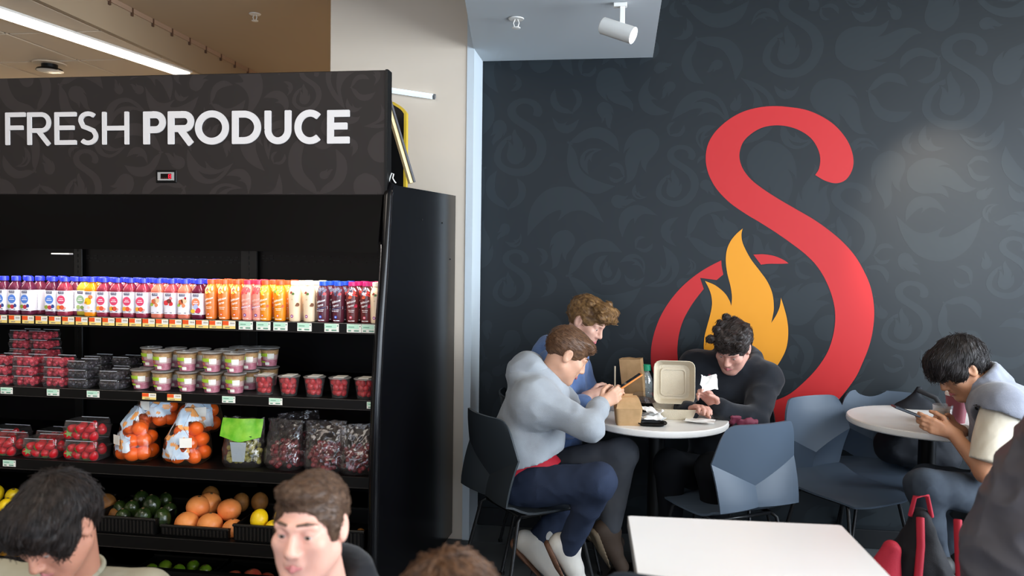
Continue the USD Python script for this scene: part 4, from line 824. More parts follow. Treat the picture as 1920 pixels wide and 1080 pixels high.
# ------------------------------------------------------------------ people: smooth solids from distance fields
def unit(v): v = A(v, float); return v/np.linalg.norm(v)
def frame(fwd, up): y = unit(fwd); x = unit(np.cross(y, up)); return A([x, y, np.cross(x, y)])     # rows right, forward, up
class Field:
    def __init__(s, h, k=.02): s.h, s.k, s.ops = h, k, []
    def cap(s, a, b, ra, rb=None, k=None, sub=False): s.ops.append(('c', A(a, float), A(b, float), ra, ra if rb is None else rb, s.k if k is None else k, sub)); return s
    def ell(s, c, r, M=None, k=None, sub=False): s.ops.append(('e', A(c, float), A(r, float), np.eye(3) if M is None else M, 0, s.k if k is None else k, sub)); return s
    def cut(s, p, n): s.ops.append(('p', A(p, float), unit(n), 0, 0, 0, True)); return s
    def mesh(s, warp=None):
        lo, hi = A([9e9]*3), A([-9e9]*3)
        for o in s.ops:
            if o[-1]: continue
            if o[0] == 'c': m = max(o[3], o[4]); lo = np.minimum(lo, np.minimum(o[1], o[2])-m); hi = np.maximum(hi, np.maximum(o[1], o[2])+m)
            else: e = np.abs(o[3].T)@o[2]; lo = np.minimum(lo, o[1]-e); hi = np.maximum(hi, o[1]+e)
        h = s.h; lo = lo-4*h; n = np.ceil((hi+4*h-lo)/h).astype(int)+1; f = np.full(n, .05, np.float32); mg = max(.035, 2*h)
        ax = [lo[i]+h*np.arange(n[i]) for i in range(3)]
        for o in s.ops:
            if o[0] == 'p':
                d = (ax[0][:, None, None]-o[1][0])*o[2][0]+(ax[1][None, :, None]-o[1][1])*o[2][1]+(ax[2][None, None, :]-o[1][2])*o[2][2]
                np.maximum(f, d.astype(np.float32), out=f); continue
            if o[0] == 'c': m = max(o[3], o[4])+mg; a, b = np.minimum(o[1], o[2])-m, np.maximum(o[1], o[2])+m
            else: e = np.abs(o[3].T)@o[2]+mg; a, b = o[1]-e, o[1]+e
            i0 = np.clip(np.floor((a-lo)/h).astype(int), 0, n); i1 = np.clip(np.ceil((b-lo)/h).astype(int)+1, 0, n)
            if (i1 <= i0).any(): continue
            X, Y, Z = np.meshgrid(*[ax[q][i0[q]:i1[q]].astype(np.float32) for q in range(3)], indexing='ij', sparse=True)
            if o[0] == 'c':
                ab = o[2]-o[1]; L = max(ab@ab, 1e-12); px_, py_, pz_ = X-o[1][0], Y-o[1][1], Z-o[1][2]
                t = np.clip((px_*ab[0]+py_*ab[1]+pz_*ab[2])/L, 0, 1)
                d = np.sqrt((px_-t*ab[0])**2+(py_-t*ab[1])**2+(pz_-t*ab[2])**2)-(o[3]+(o[4]-o[3])*t)
            else:
                px_, py_, pz_ = X-o[1][0], Y-o[1][1], Z-o[1][2]; M, r = o[3], o[2]
                q = [(px_*M[i][0]+py_*M[i][1]+pz_*M[i][2])/r[i] for i in range(3)]
                k0 = np.sqrt(q[0]**2+q[1]**2+q[2]**2); k1 = np.sqrt((q[0]/r[0])**2+(q[1]/r[1])**2+(q[2]/r[2])**2)+1e-6
                d = k0*(k0-1)/k1
            sl = tuple(slice(i0[q], i1[q]) for q in range(3)); g = f[sl]; k = o[5]
            if o[-1]: g, d = -g, d
            if k > 0: hh = np.maximum(k-np.abs(g-d), 0)/k; r_ = np.minimum(g, d)-hh*hh*k*.25
            else: r_ = np.minimum(g, d)
            f[sl] = -r_ if o[-1] else r_
        if warp is not None:
            I = np.nonzero(np.abs(f) < .03); p = np.c_[ax[0][I[0]], ax[1][I[1]], ax[2][I[2]]]; f[I] += warp(p).astype(np.float32)
        return nets(f, lo, h)
def nets(f, lo, h):
    s = f < 0; sl = lambda o: tuple(slice(a, (-1 if a == 0 else None)) for a in o); C = list(np.ndindex(2, 2, 2))
    cnt = sum(s[sl(c)].astype(np.int8) for c in C); mx = (cnt > 0) & (cnt < 8); I = np.nonzero(mx); idx = np.full(cnt.shape, -1, np.int64); idx[I] = np.arange(len(I[0]))
    acc = np.zeros((len(I[0]), 3)); num = np.zeros(len(I[0])); base = np.stack(I, 1)
    for a in C:
        for q in range(3):
            if a[q]: continue
            b = list(a); b[q] = 1; fa = f[I[0]+a[0], I[1]+a[1], I[2]+a[2]]; fb = f[I[0]+b[0], I[1]+b[1], I[2]+b[2]]; m = (fa < 0) != (fb < 0)
            t = fa[m]/(fa[m]-fb[m]); p = np.tile(A(a, float), (m.sum(), 1)); p[:, q] += t; acc[m] += p; num[m] += 1
    v = lo+h*(base+acc/num[:, None]); F_ = []
    for q in range(3):
        a, b = [slice(None)]*3, [slice(None)]*3; a[q], b[q] = slice(0, -1), slice(1, None); d = s[tuple(a)] != s[tuple(b)]
        J = np.stack(np.nonzero(d), 1); u, w = (q+1) % 3, (q+2) % 3; ok = (J[:, u] > 0) & (J[:, w] > 0) & (J[:, u] < f.shape[u]-1) & (J[:, w] < f.shape[w]-1); J = J[ok]
        ins = s[tuple(J.T)]; eu, ew = np.eye(3, dtype=int)[u], np.eye(3, dtype=int)[w]
        Q = np.stack([idx[tuple((J-eu-ew).T)], idx[tuple((J-ew).T)], idx[tuple(J.T)], idx[tuple((J-eu).T)]], 1); Q[~ins] = Q[~ins][:, ::-1]; F_.append(Q)
    Q = np.vstack(F_); return trimesh.Trimesh(v, np.vstack([Q[:, [0, 1, 2]], Q[:, [0, 2, 3]]]), process=False)
def wrinkle(amp, freq, seed, stretch=(1, 1, 1)):
    return lambda p: amp*(meshkit.fbm(p*freq*A(stretch), 3, seed)-.5)*2
def folds(amp, freq, seed, st=(1, 1, 1)): return lambda p: amp*(np.abs(2*meshkit.fbm(p*freq*A(st), 2, seed)-1)*2.2-.5)-amp*.5*(meshkit.fbm(p*freq*.5, 2, seed+5)-.5)
def skin(c): return mat('skin_'+c.strip('#'), c, .5, .35, noise=(9, c), sss=.12)
HAIRM = lambda c, c2: mat('hair_'+c.strip('#'), c, .48, .3, noise=(60, c2))
def L2W(c, M, s): return lambda p: c+s*(A(p, float)@M)
def add_head(F, c, M, s, neck, chin=1.):
    T = L2W(c, M, s); e = lambda p, r, k=.02, sub=False: F.ell(T(p), A(r)*s, M, k*s, sub); cp = lambda a, b, ra, rb=None, k=.02, sub=False: F.cap(T(a), T(b), ra*s, None if rb is None else rb*s, k*s, sub)
    e((0, -.018, .032), (.074, .094, .083)); e((0, .022, -.036), (.060, .066, .088), .03)
    e((0, .064, -.107*chin), (.024, .021, .019), .03)
    for q in (-1, 1):
        cp((q*.054, -.002, -.060), (q*.020, .062, -.104*chin), .017, .016, .03)
        e((q*.043, .062, -.022), (.021, .019, .018), .022); e((q*.036, .046, -.054), (.022, .023, .036), .03); cp((q*.010, .087, .019), (q*.044, .072, .018), .011, .010, .014)
    cp((0, .085, .010), (0, .103, -.032), .0080, .0108, .012); e((0, .103, -.037), (.011, .010, .0095), .008)
    for q in (-1, 1):
        e((q*.0125, .092, -.040), (.0085, .011, .008), .007); e((q*.032, .092, .000), (.0165, .013, .0125), .012, True)
    for q in (-1, 1):
        e((q*.0315, .0715, .0048), (.0168, .0150, .0110), .003); e((q*.0315, .0708, -.0098), (.0165, .0148, .0072), .003); e((q*.0765, -.012, -.005), (.010, .021, .034), .010); e((q*.084, -.005, -.002), (.006, .011, .020), .006, True)
    e((0, .084, -.063), (.021, .010, .016), .012)
    cp((-.018, .093, -.0705), (.018, .093, -.0705), .0022, .0022, .005, True)
    if neck is not None: F.cap(T((0, -.022, -.06)), neck, .055*s, .062*s, .03)
    return T
def face_parts(t, c, M, s, browc, lipc='#b5686a', iris='#3a2c22', look=(0, 1, -.25)):
    T = L2W(c, M, s); lk = unit(A(look)@M)
    for q in (-1, 1):
        p = T((q*.0315, .0735, -.002)); eb = obj('eye', ball(.0120*s, 2).apply_translation(p), mat('eye_white', '#b8aea6', .25), t, True)
        obj('iris', ball(.0068*s, 2, None, 0, 1).apply_translation(p+lk*.0064*s), mat('iris_'+iris.strip('#'), iris, .15), eb, True)
        F = Field(.0022*s, .004); F.cap(T((q*.013, .0945, .0262)), T((q*.034, .0868, .0290)), .0034*s, .0036*s).cap(T((q*.034, .0868, .0290)), T((q*.052, .0695, .0245)), .0036*s, .0018*s)
        obj('eyebrow', F.mesh(), mat('brow_'+browc.strip('#'), browc, .6), t, True)
    F = Field(.002*s, .004); 
    for z, r in ((-.0672, .0040), (-.0752, .0050)): F.cap(T((-.019, .0855, -.0712)), T((0, .0938, z)), .0022*s, r*s).cap(T((0, .0938, z)), T((.019, .0855, -.0712)), r*s, .0022*s)
    obj('lips', F.mesh(), mat('lips_'+lipc.strip('#'), lipc, .45, .4), t, True)
def hair_part(t, c, M, s, colors, add, sub, cutz=-.06, thick=.012, amp=.006, freq=55, seed=1, stretch=(1, .35, 1), strands=900, flow=(0, 1, -.6), slen=.03, h=.004, width=.0016, radial=.0, rnd=.14):
    T = L2W(c, M, s); F = Field(h, .012)
    F.ell(T((0, -.020, .034)), A([.074+thick, .095+thick, .084+thick])*s, M)
    for p, r in add: F.ell(T(p), A(r)*s, M)
    for p, r in sub: F.ell(T(p), A(r)*s, M, .008, True)
    F.cut(T((0, 0, cutz)), -M[2]+M[1]*.25)
    warp = lambda p: amp*s*((meshkit.fbm(((p-c)@M.T)*freq*A(stretch)+seed*7.7, 3, seed)-.5)*2)
    m = F.mesh(warp); hm = HAIRM(*colors); hr = obj('hair', m, hm, t, True)
    if strands:
        R = np.random.RandomState(seed); n = m.vertex_normals; ctr = T((0, -.02, .03)); pick = R.choice(len(m.vertices), strands); P0 = m.vertices[pick]; N0 = n[pick]
        g = A(flow)@M; out = P0-ctr; out /= np.linalg.norm(out, axis=1, keepdims=True)
        if radial: crown = T((0, -.06, .12)); rd = P0-crown; rd /= np.linalg.norm(rd, axis=1, keepdims=True)+1e-9; g = g*(1-radial)+rd*radial
        d = g-np.sum(g*N0, axis=1, keepdims=True)*N0 if np.ndim(g) > 1 else g[None]-(N0@g)[:, None]*N0
        d += R.normal(0, rnd, d.shape); d /= np.linalg.norm(d, axis=1, keepdims=True)+1e-9; ln = slen*s*R.uniform(.6, 1.3, (strands, 1))
        cr = np.stack([P0-N0*.002-d*ln*.5, P0+N0*.0010-d*ln*.15, P0+N0*.0012+d*ln*.25, P0-N0*.0025+d*ln*.6], 1)
        bc = UsdGeom.BasisCurves.Define(stage, str(hr.GetPath())+'/hair_strands'); bc.CreateTypeAttr('cubic'); bc.CreateBasisAttr('bspline'); bc.CreateWrapAttr('pinned')
        bc.CreateCurveVertexCountsAttr([4]*strands); bc.CreatePointsAttr(Vt.Vec3fArray.FromNumpy(cr.reshape(-1, 3).astype(np.float32))); bc.CreateWidthsAttr([width*s]); bc.SetWidthsInterpolation('constant')
        UsdShade.MaterialBindingAPI.Apply(bc.GetPrim()).Bind(hm); meta(bc.GetPrim(), kind='stuff')
    return hr
def add_hand(F, w, d, palm, thumb, curl=(.5, .6, .6, .65), s=1., bend=1.0, spread=.0):
    """w wrist, d direction of the hand, palm the way the palm faces, thumb the side (a vector) where the thumb grows."""
    f = unit(d); n = unit(palm-np.dot(palm, f)*f); th = unit(thumb-np.dot(thumb, f)*f-np.dot(thumb, n)*n); K = .006
    P = lambda a, b, c_=0: w+s*(f*a+th*b+n*c_)
    for b, a in ((.026, .086), (.009, .090), (-.009, .086), (-.025, .078)): F.cap(P(.012, b*.55), P(a, b), .0135*s, .0105*s, .010)
    F.cap(P(-.02, 0), P(.03, 0), .024*s, .021*s, .012)
    for (b, a, L, r), c_ in zip(((.026, .086, .072, .0088), (.009, .090, .080, .0092), (-.009, .086, .074, .0088), (-.025, .078, .058, .0078)), curl):
        p = P(a, b); ang = c_*.6; fd = unit(f+th*b*spread*8)
        for j, (k, ra, rb) in enumerate(((.45, 1, .95), (.30, .95, .88), (.25, .88, .74))):
            q = p+s*L*k*(fd*math.cos(ang)+n*math.sin(ang)); F.cap(p, q, r*ra*s, r*rb*s, K); p = q; ang += c_*bend
    p = P(.024, .022, .006); q = P(.052, .046, .018); F.cap(P(.012, .012, .004), p, .014*s, .013*s, .010); F.cap(p, q, .0125*s, .0105*s, K)
    r2 = q+s*.030*unit(f*.9+th*.15+n*(.35+.3*curl[0])); F.cap(q, r2, .0102*s, .0094*s, K); F.cap(r2, r2+s*.024*unit(f*.85-th*.15+n*(.4+.4*curl[0])), .0094*s, .0078*s, K)
def torso(F, j, g=0., w=1., k=.04):
    """Trunk between pelvis, chest and neck; g grows every radius (cloth)."""
    up = unit(j['neck']-j['pel']); side = unit(j['shR']-j['shL']); side = unit(side-np.dot(side, up)*up); M = A([side, np.cross(up, side), up]); k_ = k
    mid = (j['pel']+j['chest'])/2; hs = unit(j['hipR']-j['hipL']) if 'hipR' in j else side; Mh = A([hs, unit(np.cross([0, 0, 1], hs)), [0, 0, 1.]])
    F.ell(j['chest'], A([.158*w+g, .105*w+g, .185+g]), M, k_); F.ell(mid, A([.140*w+g, .105*w+g, .17+g]), M, k_); F.ell(j['pel'], A([.158*w+g, .118*w+g, .115+g]), Mh, k_)
    for q in 'LR': F.cap(j['neck']-up*.045+(j['sh'+q]-j['neck'])*.25, j['sh'+q], .060+g, .058*w+g, k_)
def arm(F, j, q, g=0., to=1., w=1., k=.03): 
    F.cap(j['sh'+q], j['el'+q], .052*w+g, .043*w+g, k)
    if to > 0: F.cap(j['el'+q], j['el'+q]+(j['wr'+q]-j['el'+q])*to, .042*w+g, .040*w*(1-to)+.029*to*w+g, .02)
def leg(F, j, q, g=0., to=1.): F.cap(j['hip'+q], j['kn'+q], .082+g, .060+g, .03); F.cap(j['kn'+q], j['kn'+q]+(j['an'+q]-j['kn'+q])*to, .057+g, .046*(1-to)+.038*to+g, .03)
def shoe(t, an, toe, m, solem, nm='shoe'):
    toe = an+unit(toe-an)*min(.215, np.linalg.norm(toe-an))
    d = unit(toe-an); up = unit(A([0, 0, 1.])-d*d[2]) if abs(d[2]) < .97 else A([-d[0], -d[1], 0.1]); up = unit(up-np.dot(up, d)*d); hd = unit(d*.96-up*.25)
    F = Field(.007, .025); heel = an-up*.045-d*.035; F.cap(an+up*.02, heel+up*.03, .043, .044).cap(heel+up*.012, toe-d*.02-up*.004, .038, .034).cap(an, (heel+toe)/2+up*.02, .042, .038)
    sh_ = obj(nm, F.mesh(), m, t, True)
    F = Field(.007, .015); F.cap(heel-up*.016, toe-up*.026-d*.03, .039, .036); F.cut(heel-up*.018, up); F.cut(heel-up*.040, -up); obj('sole', F.mesh(), solem, sh_, True)
def person(label, skinc, j, hd, s=1., hands=(), clothes=None, h=.005):
    t = thing('person', label, 'person'); t.SetCustomDataByKey('skin_', skinc)
    M = frame(hd['fwd'], hd['up']); F = Field(h, .03); torso(F, j, -.012)
    for q in 'LR':
        if 'wr'+q in j: arm(F, j, q, -.004)
        if 'kn'+q in j: leg(F, j, q, -.018)
    add_head(F, j['head'], M, s, j['neck'], hd.get('chin', 1.))
    for (w, d, p, th, cu) in hands: add_hand(F, j['wr'+w], d, A(p, float), A(th, float), cu, hd.get('hs', .96))
    obj('body', F.mesh(), skin(skinc), t, True); face_parts(t, j['head'], M, s, hd['brow'], hd.get('lip', '#b5686a'), look=hd.get('look', (0, 1, -.3)))
    t.ClearCustomDataByKey('skin_'); return t, M
def J(u, v, Y): return PY(u, v, Y)
def hood(F, neck, back, up, r=.075, t_=.032, full=True):
    """A dropped hood: a thick collar round the neck, fuller behind."""
    b = unit(back-np.dot(back, up)*up); sd = np.cross(up, b); n = 18
    ring = [neck+r*(math.cos(a)*b*1.15+math.sin(a)*sd*.98)+up*(.012+.02*math.cos(a)) for a in np.linspace(0, 2*math.pi, n, endpoint=False)]
    for i in range(n):
        k = t_*(.68+.42*max(0, math.cos(2*math.pi*i/n))); F.cap(ring[i], ring[(i+1) % n], k, k, .03)
    if full: F.ell(neck+b*.105-up*.035, (.085, .06, .065), A([sd, b, up]), .07)
SHORT_SUB = [((0, .115, -.035), (.078, .055, .085)), ((0, .100, -.075), (.09, .07, .06)), ((-.088, .022, -.05), (.03, .045, .055)), ((.088, .022, -.05), (.03, .045, .055)), ((-.09, -.012, -.01), (.022, .026, .036)), ((.09, -.012, -.01), (.022, .026, .036))]
# ---- boy in the grey hoodie, left of the food table
OFFW = mat('sneaker_white', '#d6d3cc', .6); BRNS = mat('sole_brown', '#6a4a38', .7); SOCK = mat('sock_white', '#d2cfca', .9)
def fl(u, v, z): return PZ(u, v, z)
jA = dict(pel=J(985, 900, 3.42), chest=J(990, 795, 3.44), neck=J(1030, 712, 3.45), head=J(1064, 664, 3.45), shR=J(1004, 752, 3.29), shL=J(1034, 742, 3.62), elR=J(1106, 800, 3.20), wrR=J(1124, 760, 3.38), elL=J(1105, 788, 3.68), wrL=J(1130, 758, 3.52),
          hipR=J(980, 915, 3.33), hipL=J(985, 910, 3.52), knR=J(1124, 902, 3.14), knL=J(1118, 896, 3.62), anR=J(1064, 1028, 3.30), anL=J(998, 1020, 3.48), toR=fl(1104, 1118, .045), toL=fl(1052, 1092, .045))
tA, MA = person('person in a light grey hoodie and navy trousers, hunched over a phone at the left', '#c99a80', jA, dict(fwd=(.80, .22, -.50), up=(.45, .1, .85), brow='#4a3222', look=(0, 1, -.6)), .97,
    [('R', (.75, .25, .45), (-.2, .6, -.1), (-.1, .2, 1), (.7, .8, .9, .9)), ('L', (.65, -.1, .45), (0, -.8, .2), (-.2, .2, 1), (.8, .9, .9, .9))])
hair_part(tA, jA['head'], MA, .97, ('#4b3323', '#644731'), [((0, .03, .080), (.064, .068, .036)), ((0, .078, .070), (.05, .026, .024))], SHORT_SUB+[((-.07, -.05, -.07), (.05, .08, .05)), ((.07, -.05, -.07), (.05, .08, .05))], -.055, .009, .004, 80, 2, strands=1200, flow=(0, 1, .1), slen=.022)
GH = mat('hoodie_grey', '#92979d', .9, .2, noise=(14, '#9aa0a6'), bump=(500, .25), sheen=.2)
F = Field(.007, .04); torso(F, jA, .024, 1.04, .08)
for q in 'LR': arm(F, jA, q, .016, .93, k=.08)
F.cap((jA['pel']+jA['chest'])/2, jA['neck']-A([.03, 0, .06]), .13, .085, .08)
hood(F, jA['neck']+A([-.02, 0, .0]), A([-1, -.1, .15]), unit(jA['neck']-jA['pel']+A([.15, 0, 0])))
F.cut(jA['pel']+A([0, 0, .095]), (.30, 0, -1)); F.cap(jA['neck']+A([.03, 0, .03]), jA['head'], .058, .05, .012, True)
obj('hoodie', F.mesh(folds(.0065, 6.5, 3, (1.2, .8, 1.3))), GH, tA, True)
F = Field(.006, .02); hood(F, jA['neck']+A([-.028, 0, .012]), A([-1, -.1, .15]), unit(jA['neck']-jA['pel']+A([.15, 0, 0])), .078, .034); F.cap(jA['neck']+A([.03, 0, .03]), jA['head'], .058, .05, .012, True); obj('hood', F.mesh(folds(.006, 9, 7)), GH, tA, True)
F = Field(.007, .03); F.cap(jA['wrR']+(jA['elR']-jA['wrR'])*.22, jA['wrR']+(jA['elR']-jA['wrR'])*.05, .052, .042).cap(jA['wrL']+(jA['elL']-jA['wrL'])*.22, jA['wrL']+(jA['elL']-jA['wrL'])*.05, .052, .042); cu = F.mesh()
for k, b_ in enumerate(cu.split(only_watertight=False)): obj('cuff', b_, GH, tA, True)
NV = mat('trousers_navy', '#293246', .85, .2, bump=(400, .2), noise=(6, '#2e384e'))
F = Field(.007, .03); F.ell(jA['pel']-A([0, 0, .01]), (.178, .15, .125), None, .03); F.cut(jA['pel']+A([0, 0, .075]), (.15, 0, 1))
leg(F, jA, 'R', .010, .96); leg(F, jA, 'L', .010, .90)
tr = obj('trousers', F.mesh(folds(.006, 10, 8)), NV, tA, True)
F = Field(.006, .02); F.ell(jA['pel']+A([-.005, 0, .03]), (.186, .158, .13), None, .02); F.cut(jA['pel']+A([0, 0, .118]), (-.30, 0, 1)); F.cut(jA['pel']+A([0, 0, .05]), (.25, 0, -1))
obj('waistband', F.mesh(), mat('waistband_red', '#b3122a', .7), tA, True)
q = J(1034, 887, 3.05); obj('printed_mark', cat_([ball(.010, 1, None, 0, 1, (1, .5, .7)).apply_translation(jA['hipR']+(jA['knR']-jA['hipR'])*f_+A([0, -.083, .03+.02*g_])) for f_, g_ in ((.36, 0),)]), mat('mark_pale', '#aab4c4', .6), tr, True)
for q in 'RL':
    F = Field(.006, .02); F.cap(jA['an'+q]+(jA['kn'+q]-jA['an'+q])*.22, jA['an'+q], .046, .045); obj('sock', F.mesh(), SOCK, tA, True)
    shoe(tA, jA['an'+q], jA['to'+q], OFFW, BRNS)
# ---- boy in the blue hoodie behind him
jB = dict(pel=J(1040, 872, 3.86), chest=J(1048, 745, 3.86), neck=J(1070, 656, 3.86), head=J(1101, 602, 3.86), shR=J(1034, 690, 3.69), shL=J(1076, 690, 4.03), elR=J(1066, 795, 3.62), wrR=J(1104, 742, 3.72), elL=J(1118, 785, 4.0), wrL=J(1136, 744, 3.86),
          hipR=J(1040, 880, 3.77), hipL=J(1045, 880, 3.95), knR=J(1166, 850, 3.58), knL=J(1170, 850, 3.86), anR=J(1142, 1000, 3.60), anL=J(1120, 985, 3.95), toR=fl(1170, 1068, .045), toL=fl(1165, 1020, .045))
tB, MB_ = person('person in a blue hoodie with tousled brown hair, sitting behind the grey hoodie', '#c99c8a', jB, dict(fwd=(.74, -.36, -.42), up=(.36, -.12, .88), brow='#6a4c30'), .97,
    [('R', (.8, .1, .15), (0, .7, -.2), (0, .2, 1), (.5, .6, .7, .7)), ('L', (.6, -.6, .1), (-.2, -.4, -.2), (0, .1, 1), (.5, .6, .7, .7))])
Rn = random.Random(5)
hair_part(tB, jB['head'], MB_, .97, ('#5b412a', '#86663f'), [((Rn.uniform(-.07, .07), Rn.uniform(-.02, .105), Rn.uniform(.06, .12)), (.022, .022, .020)) for _ in range(26)]+[((0, .06, .09), (.07, .06, .04)), ((0, .095, .075), (.06, .03, .03))], SHORT_SUB, -.05, .012, .008, 60, 4, (1, .8, 1), 1300, (0, 1, -.2), .03)
BH = mat('hoodie_blue', '#4f6690', .9, .2, noise=(14, '#5f79a8'), bump=(500, .25), sheen=.2)
F = Field(.007, .04); torso(F, jB, .026, 1.02)
for q in 'LR': arm(F, jB, q, .026, .62)
hood(F, jB['neck']+A([-.03, 0, -.015]), A([-1, .2, 0]), unit(jB['neck']-jB['pel']), .078)
F.cut(jB['pel']+A([0, 0, .02]), (.1, 0, -1)); F.cap(jB['neck']+A([.02, 0, .02]), jB['head'], .058, .05, .012, True)
hb = obj('hoodie', F.mesh(folds(.007, 9, 13)), BH, tB, True)
GT = mat('trousers_grey', '#50535a', .9, .15, noise=(10, '#585b61'))
F = Field(.008, .03); F.ell(jB['pel'], (.17, .15, .12), None, .03); leg(F, jB, 'R', .012, .9); leg(F, jB, 'L', .012, .9); obj('trousers', F.mesh(lambda p: .005*(meshkit.fbm(p*18, 3, 5)-.5)*2), GT, tB, True)
for q in 'RL':
    F = Field(.006, .02); F.cap(jB['an'+q]+(jB['kn'+q]-jB['an'+q])*.2, jB['an'+q], .045, .044); obj('sock', F.mesh(), mat('sock_grey', '#8d8f92', .9), tB, True)
    shoe(tB, jB['an'+q], jB['to'+q], mat('shoe_brown', '#4a3b30', .7), mat('sole_tan', '#7a6a55', .7))
# ---- boy in the black hoodie across the table
jC = dict(pel=J(1352, 885, 3.97), chest=J(1364, 762, 4.0), neck=J(1384, 676, 4.0), head=J(1374, 650, 3.89), shR=J(1306, 688, 4.02), shL=J(1434, 712, 3.95), elR=J(1268, 768, 3.86), wrR=J(1292, 770, 3.66), elL=J(1416, 790, 3.72), wrL=J(1346, 766, 3.64),
          hipR=J(1320, 890, 3.93), hipL=J(1375, 892, 3.90), knR=J(1256, 872, 3.60), knL=J(1335, 880, 3.48), anR=J(1258, 1020, 3.66), anL=J(1345, 1030, 3.58), toR=fl(1240, 1085, .045), toL=fl(1330, 1105, .045))
tC, MC = person('person in a black hoodie bowing over the food table in front of the emblem', '#c79484', jC, dict(fwd=(-.40, -.72, -.56), up=(-.12, -.52, .82), brow='#221c1a', look=(0, 1, -.7)), .98,
    [('L', (-.65, -.1, .75), (-.2, -.5, -.3), (-.1, -.3, 1), (.6, .7, .8, .8)), ('R', (.4, -.6, .3), (0, -.3, -.6), (.3, .2, 1), (.5, .6, .6, .6))])
hair_part(tC, jC['head'], MC, .98, ('#1f1917', '#352c28'), [((Rn.uniform(-.075, .075), Rn.uniform(-.08, .10), Rn.uniform(.075, .125)), (.020, .020, .018)) for _ in range(34)]+[((0, .05, .09), (.072, .06, .04)), ((0, .092, .065), (.062, .026, .028))], SHORT_SUB, -.05, .014, .009, 55, 6, (1, .9, 1), 1300, (.3, 1, -.2), .03)
KH = mat('hoodie_black', '#14171d', .9, .2, noise=(14, '#191d24'), bump=(500, .2), sheen=.15)
F = Field(.007, .04); torso(F, jC, .030, 1.06)
for q in 'LR': arm(F, jC, q, .020, .95)
hood(F, jC['neck']+A([0, .03, .0]), A([.25, 1, 0]), unit(jC['neck']-jC['pel']+A([0, -.1, 0])), .088, .036)
F.cut(jC['pel']+A([0, 0, -.02]), (0, 0, -1)); F.cap(jC['neck']+A([-.01, -.03, .02]), jC['head']-A([0, 0, .02]), .06, .05, .012, True)
hc = obj('hoodie', F.mesh(folds(.008, 9, 23)), KH, tC, True)
MRN = mat('print_maroon', '#6a2238', .7)
F = Field(.006, .01); a, b = jC['elL'], jC['wrL']; F.cap(a+(b-a)*.25, a+(b-a)*.70, .0665, .058); F.ell(a+(b-a)*.5+A([0, .02, .05]), (.2, .12, .06), None, .01, True); obj('sleeve_print', F.mesh(lambda p: .022*(meshkit.noise(p*A([60, 60, 35]), 4)-.40)), MRN, hc, True)
ms = J(1328, 716, 3.83); ch = cat_([upright(extr(circ(0, 0, .030).difference(circ(0, 0, .016)), .004)), upright(extr(sbox(-.005, -.045, .005, .045), .004))]); obj('chest_print', tf(ch, ms+A([0, -.055, .0]), rz=-.4), MRN, hc)
F = Field(.009, .03); F.ell(jC['pel'], (.17, .15, .12), None, .03); leg(F, jC, 'R', .012, .95); leg(F, jC, 'L', .012, .95); obj('trousers', F.mesh(), mat('trousers_black', '#101216', .9, .15), tC, True)
for q in 'RL': shoe(tC, jC['an'+q], jC['to'+q], mat('shoe_black', '#161616', .6), mat('sole_black', '#0c0c0c', .7))
# ---- boy in the fleece vest at the right table
jD = dict(pel=J(1905, 930, 3.44), chest=J(1900, 815, 3.45), neck=J(1853, 728, 3.45), head=J(1799, 690, 3.45), shL=J(1878, 768, 3.26), shR=J(1866, 762, 3.62), elL=J(1848, 886, 3.20), wrL=J(1786, 812, 3.32), elR=J(1838, 860, 3.66), wrR=J(1796, 806, 3.5),
          hipL=J(1900, 935, 3.34), hipR=J(1905, 930, 3.54), knL=J(1732, 912, 3.22), knR=J(1740, 900, 3.62), anL=J(1760, 1060, 3.28), anR=J(1790, 1050, 3.6), toL=fl(1722, 1130, .045), toR=fl(1750, 1092, .045))
tD, MD = person('person in a grey fleece vest and short sleeves, bent over a phone at the right', '#b98566', jD, dict(fwd=(-.80, -.06, -.58), up=(-.56, 0, .82), brow='#1a1412', look=(0, 1, -.6)), .98,
    [('L', (-.9, .05, .30), (.1, .85, .1), (-.2, .2, 1), (.45, .55, .6, .6)), ('R', (-.85, -.2, .2), (0, -.8, .2), (-.2, .1, 1), (.5, .6, .6, .6))])
hair_part(tD, jD['head'], MD, .98, ('#15110f', '#262020'), [((0, .045, .06), (.082, .072, .065)), ((0, .085, .035), (.068, .038, .045)), ((0, -.04, .02), (.084, .085, .085)), ((-.06, .03, .015), (.03, .05, .05)), ((.06, .03, .015), (.03, .05, .05))], [((0, .118, -.05), (.085, .042, .062)), ((0, .10, -.095), (.095, .075, .065)), ((-.085, .0, -.05), (.028, .035, .042)), ((.085, .0, -.05), (.028, .035, .042)), ((-.092, -.012, -.012), (.02, .02, .03)), ((.092, -.012, -.012), (.02, .02, .03))], -.075, .017, .004, 60, 7, (1, .2, 1), 1500, (0, .8, -.5), .045, radial=.6)
VG = mat('vest_grey', '#787c88', .95, .15, noise=(20, '#848894'), bump=(350, .4), sheen=.3); TRIM = mat('vest_trim', '#2c2c34', .8)
F = Field(.007, .04); torso(F, jD, .040, 1.10); upD = unit(jD['neck']-jD['pel']+A([-.2, 0, 0]))
n = 16
for i in range(n):
    a0, a1 = 2*math.pi*i/n, 2*math.pi*(i+1)/n; b = A([1, 0, .2]); b = unit(b-np.dot(b, upD)*upD); sd = np.cross(upD, b)
    c0, c1 = [jD['neck']+upD*.0+.074*(math.cos(q)*b+math.sin(q)*sd) for q in (a0, a1)]; F.cap(c0, c0+upD*.065, .022, .018, .02)
F.cap(jD['neck']-upD*.02, jD['neck']+upD*.2, .058, .06, .01, True)
for q in 'LR': F.cap(jD['sh'+q]+(jD['el'+q]-jD['sh'+q])*.30, jD['sh'+q]+(jD['el'+q]-jD['sh'+q])*1.1, .105, .09, .012, True)
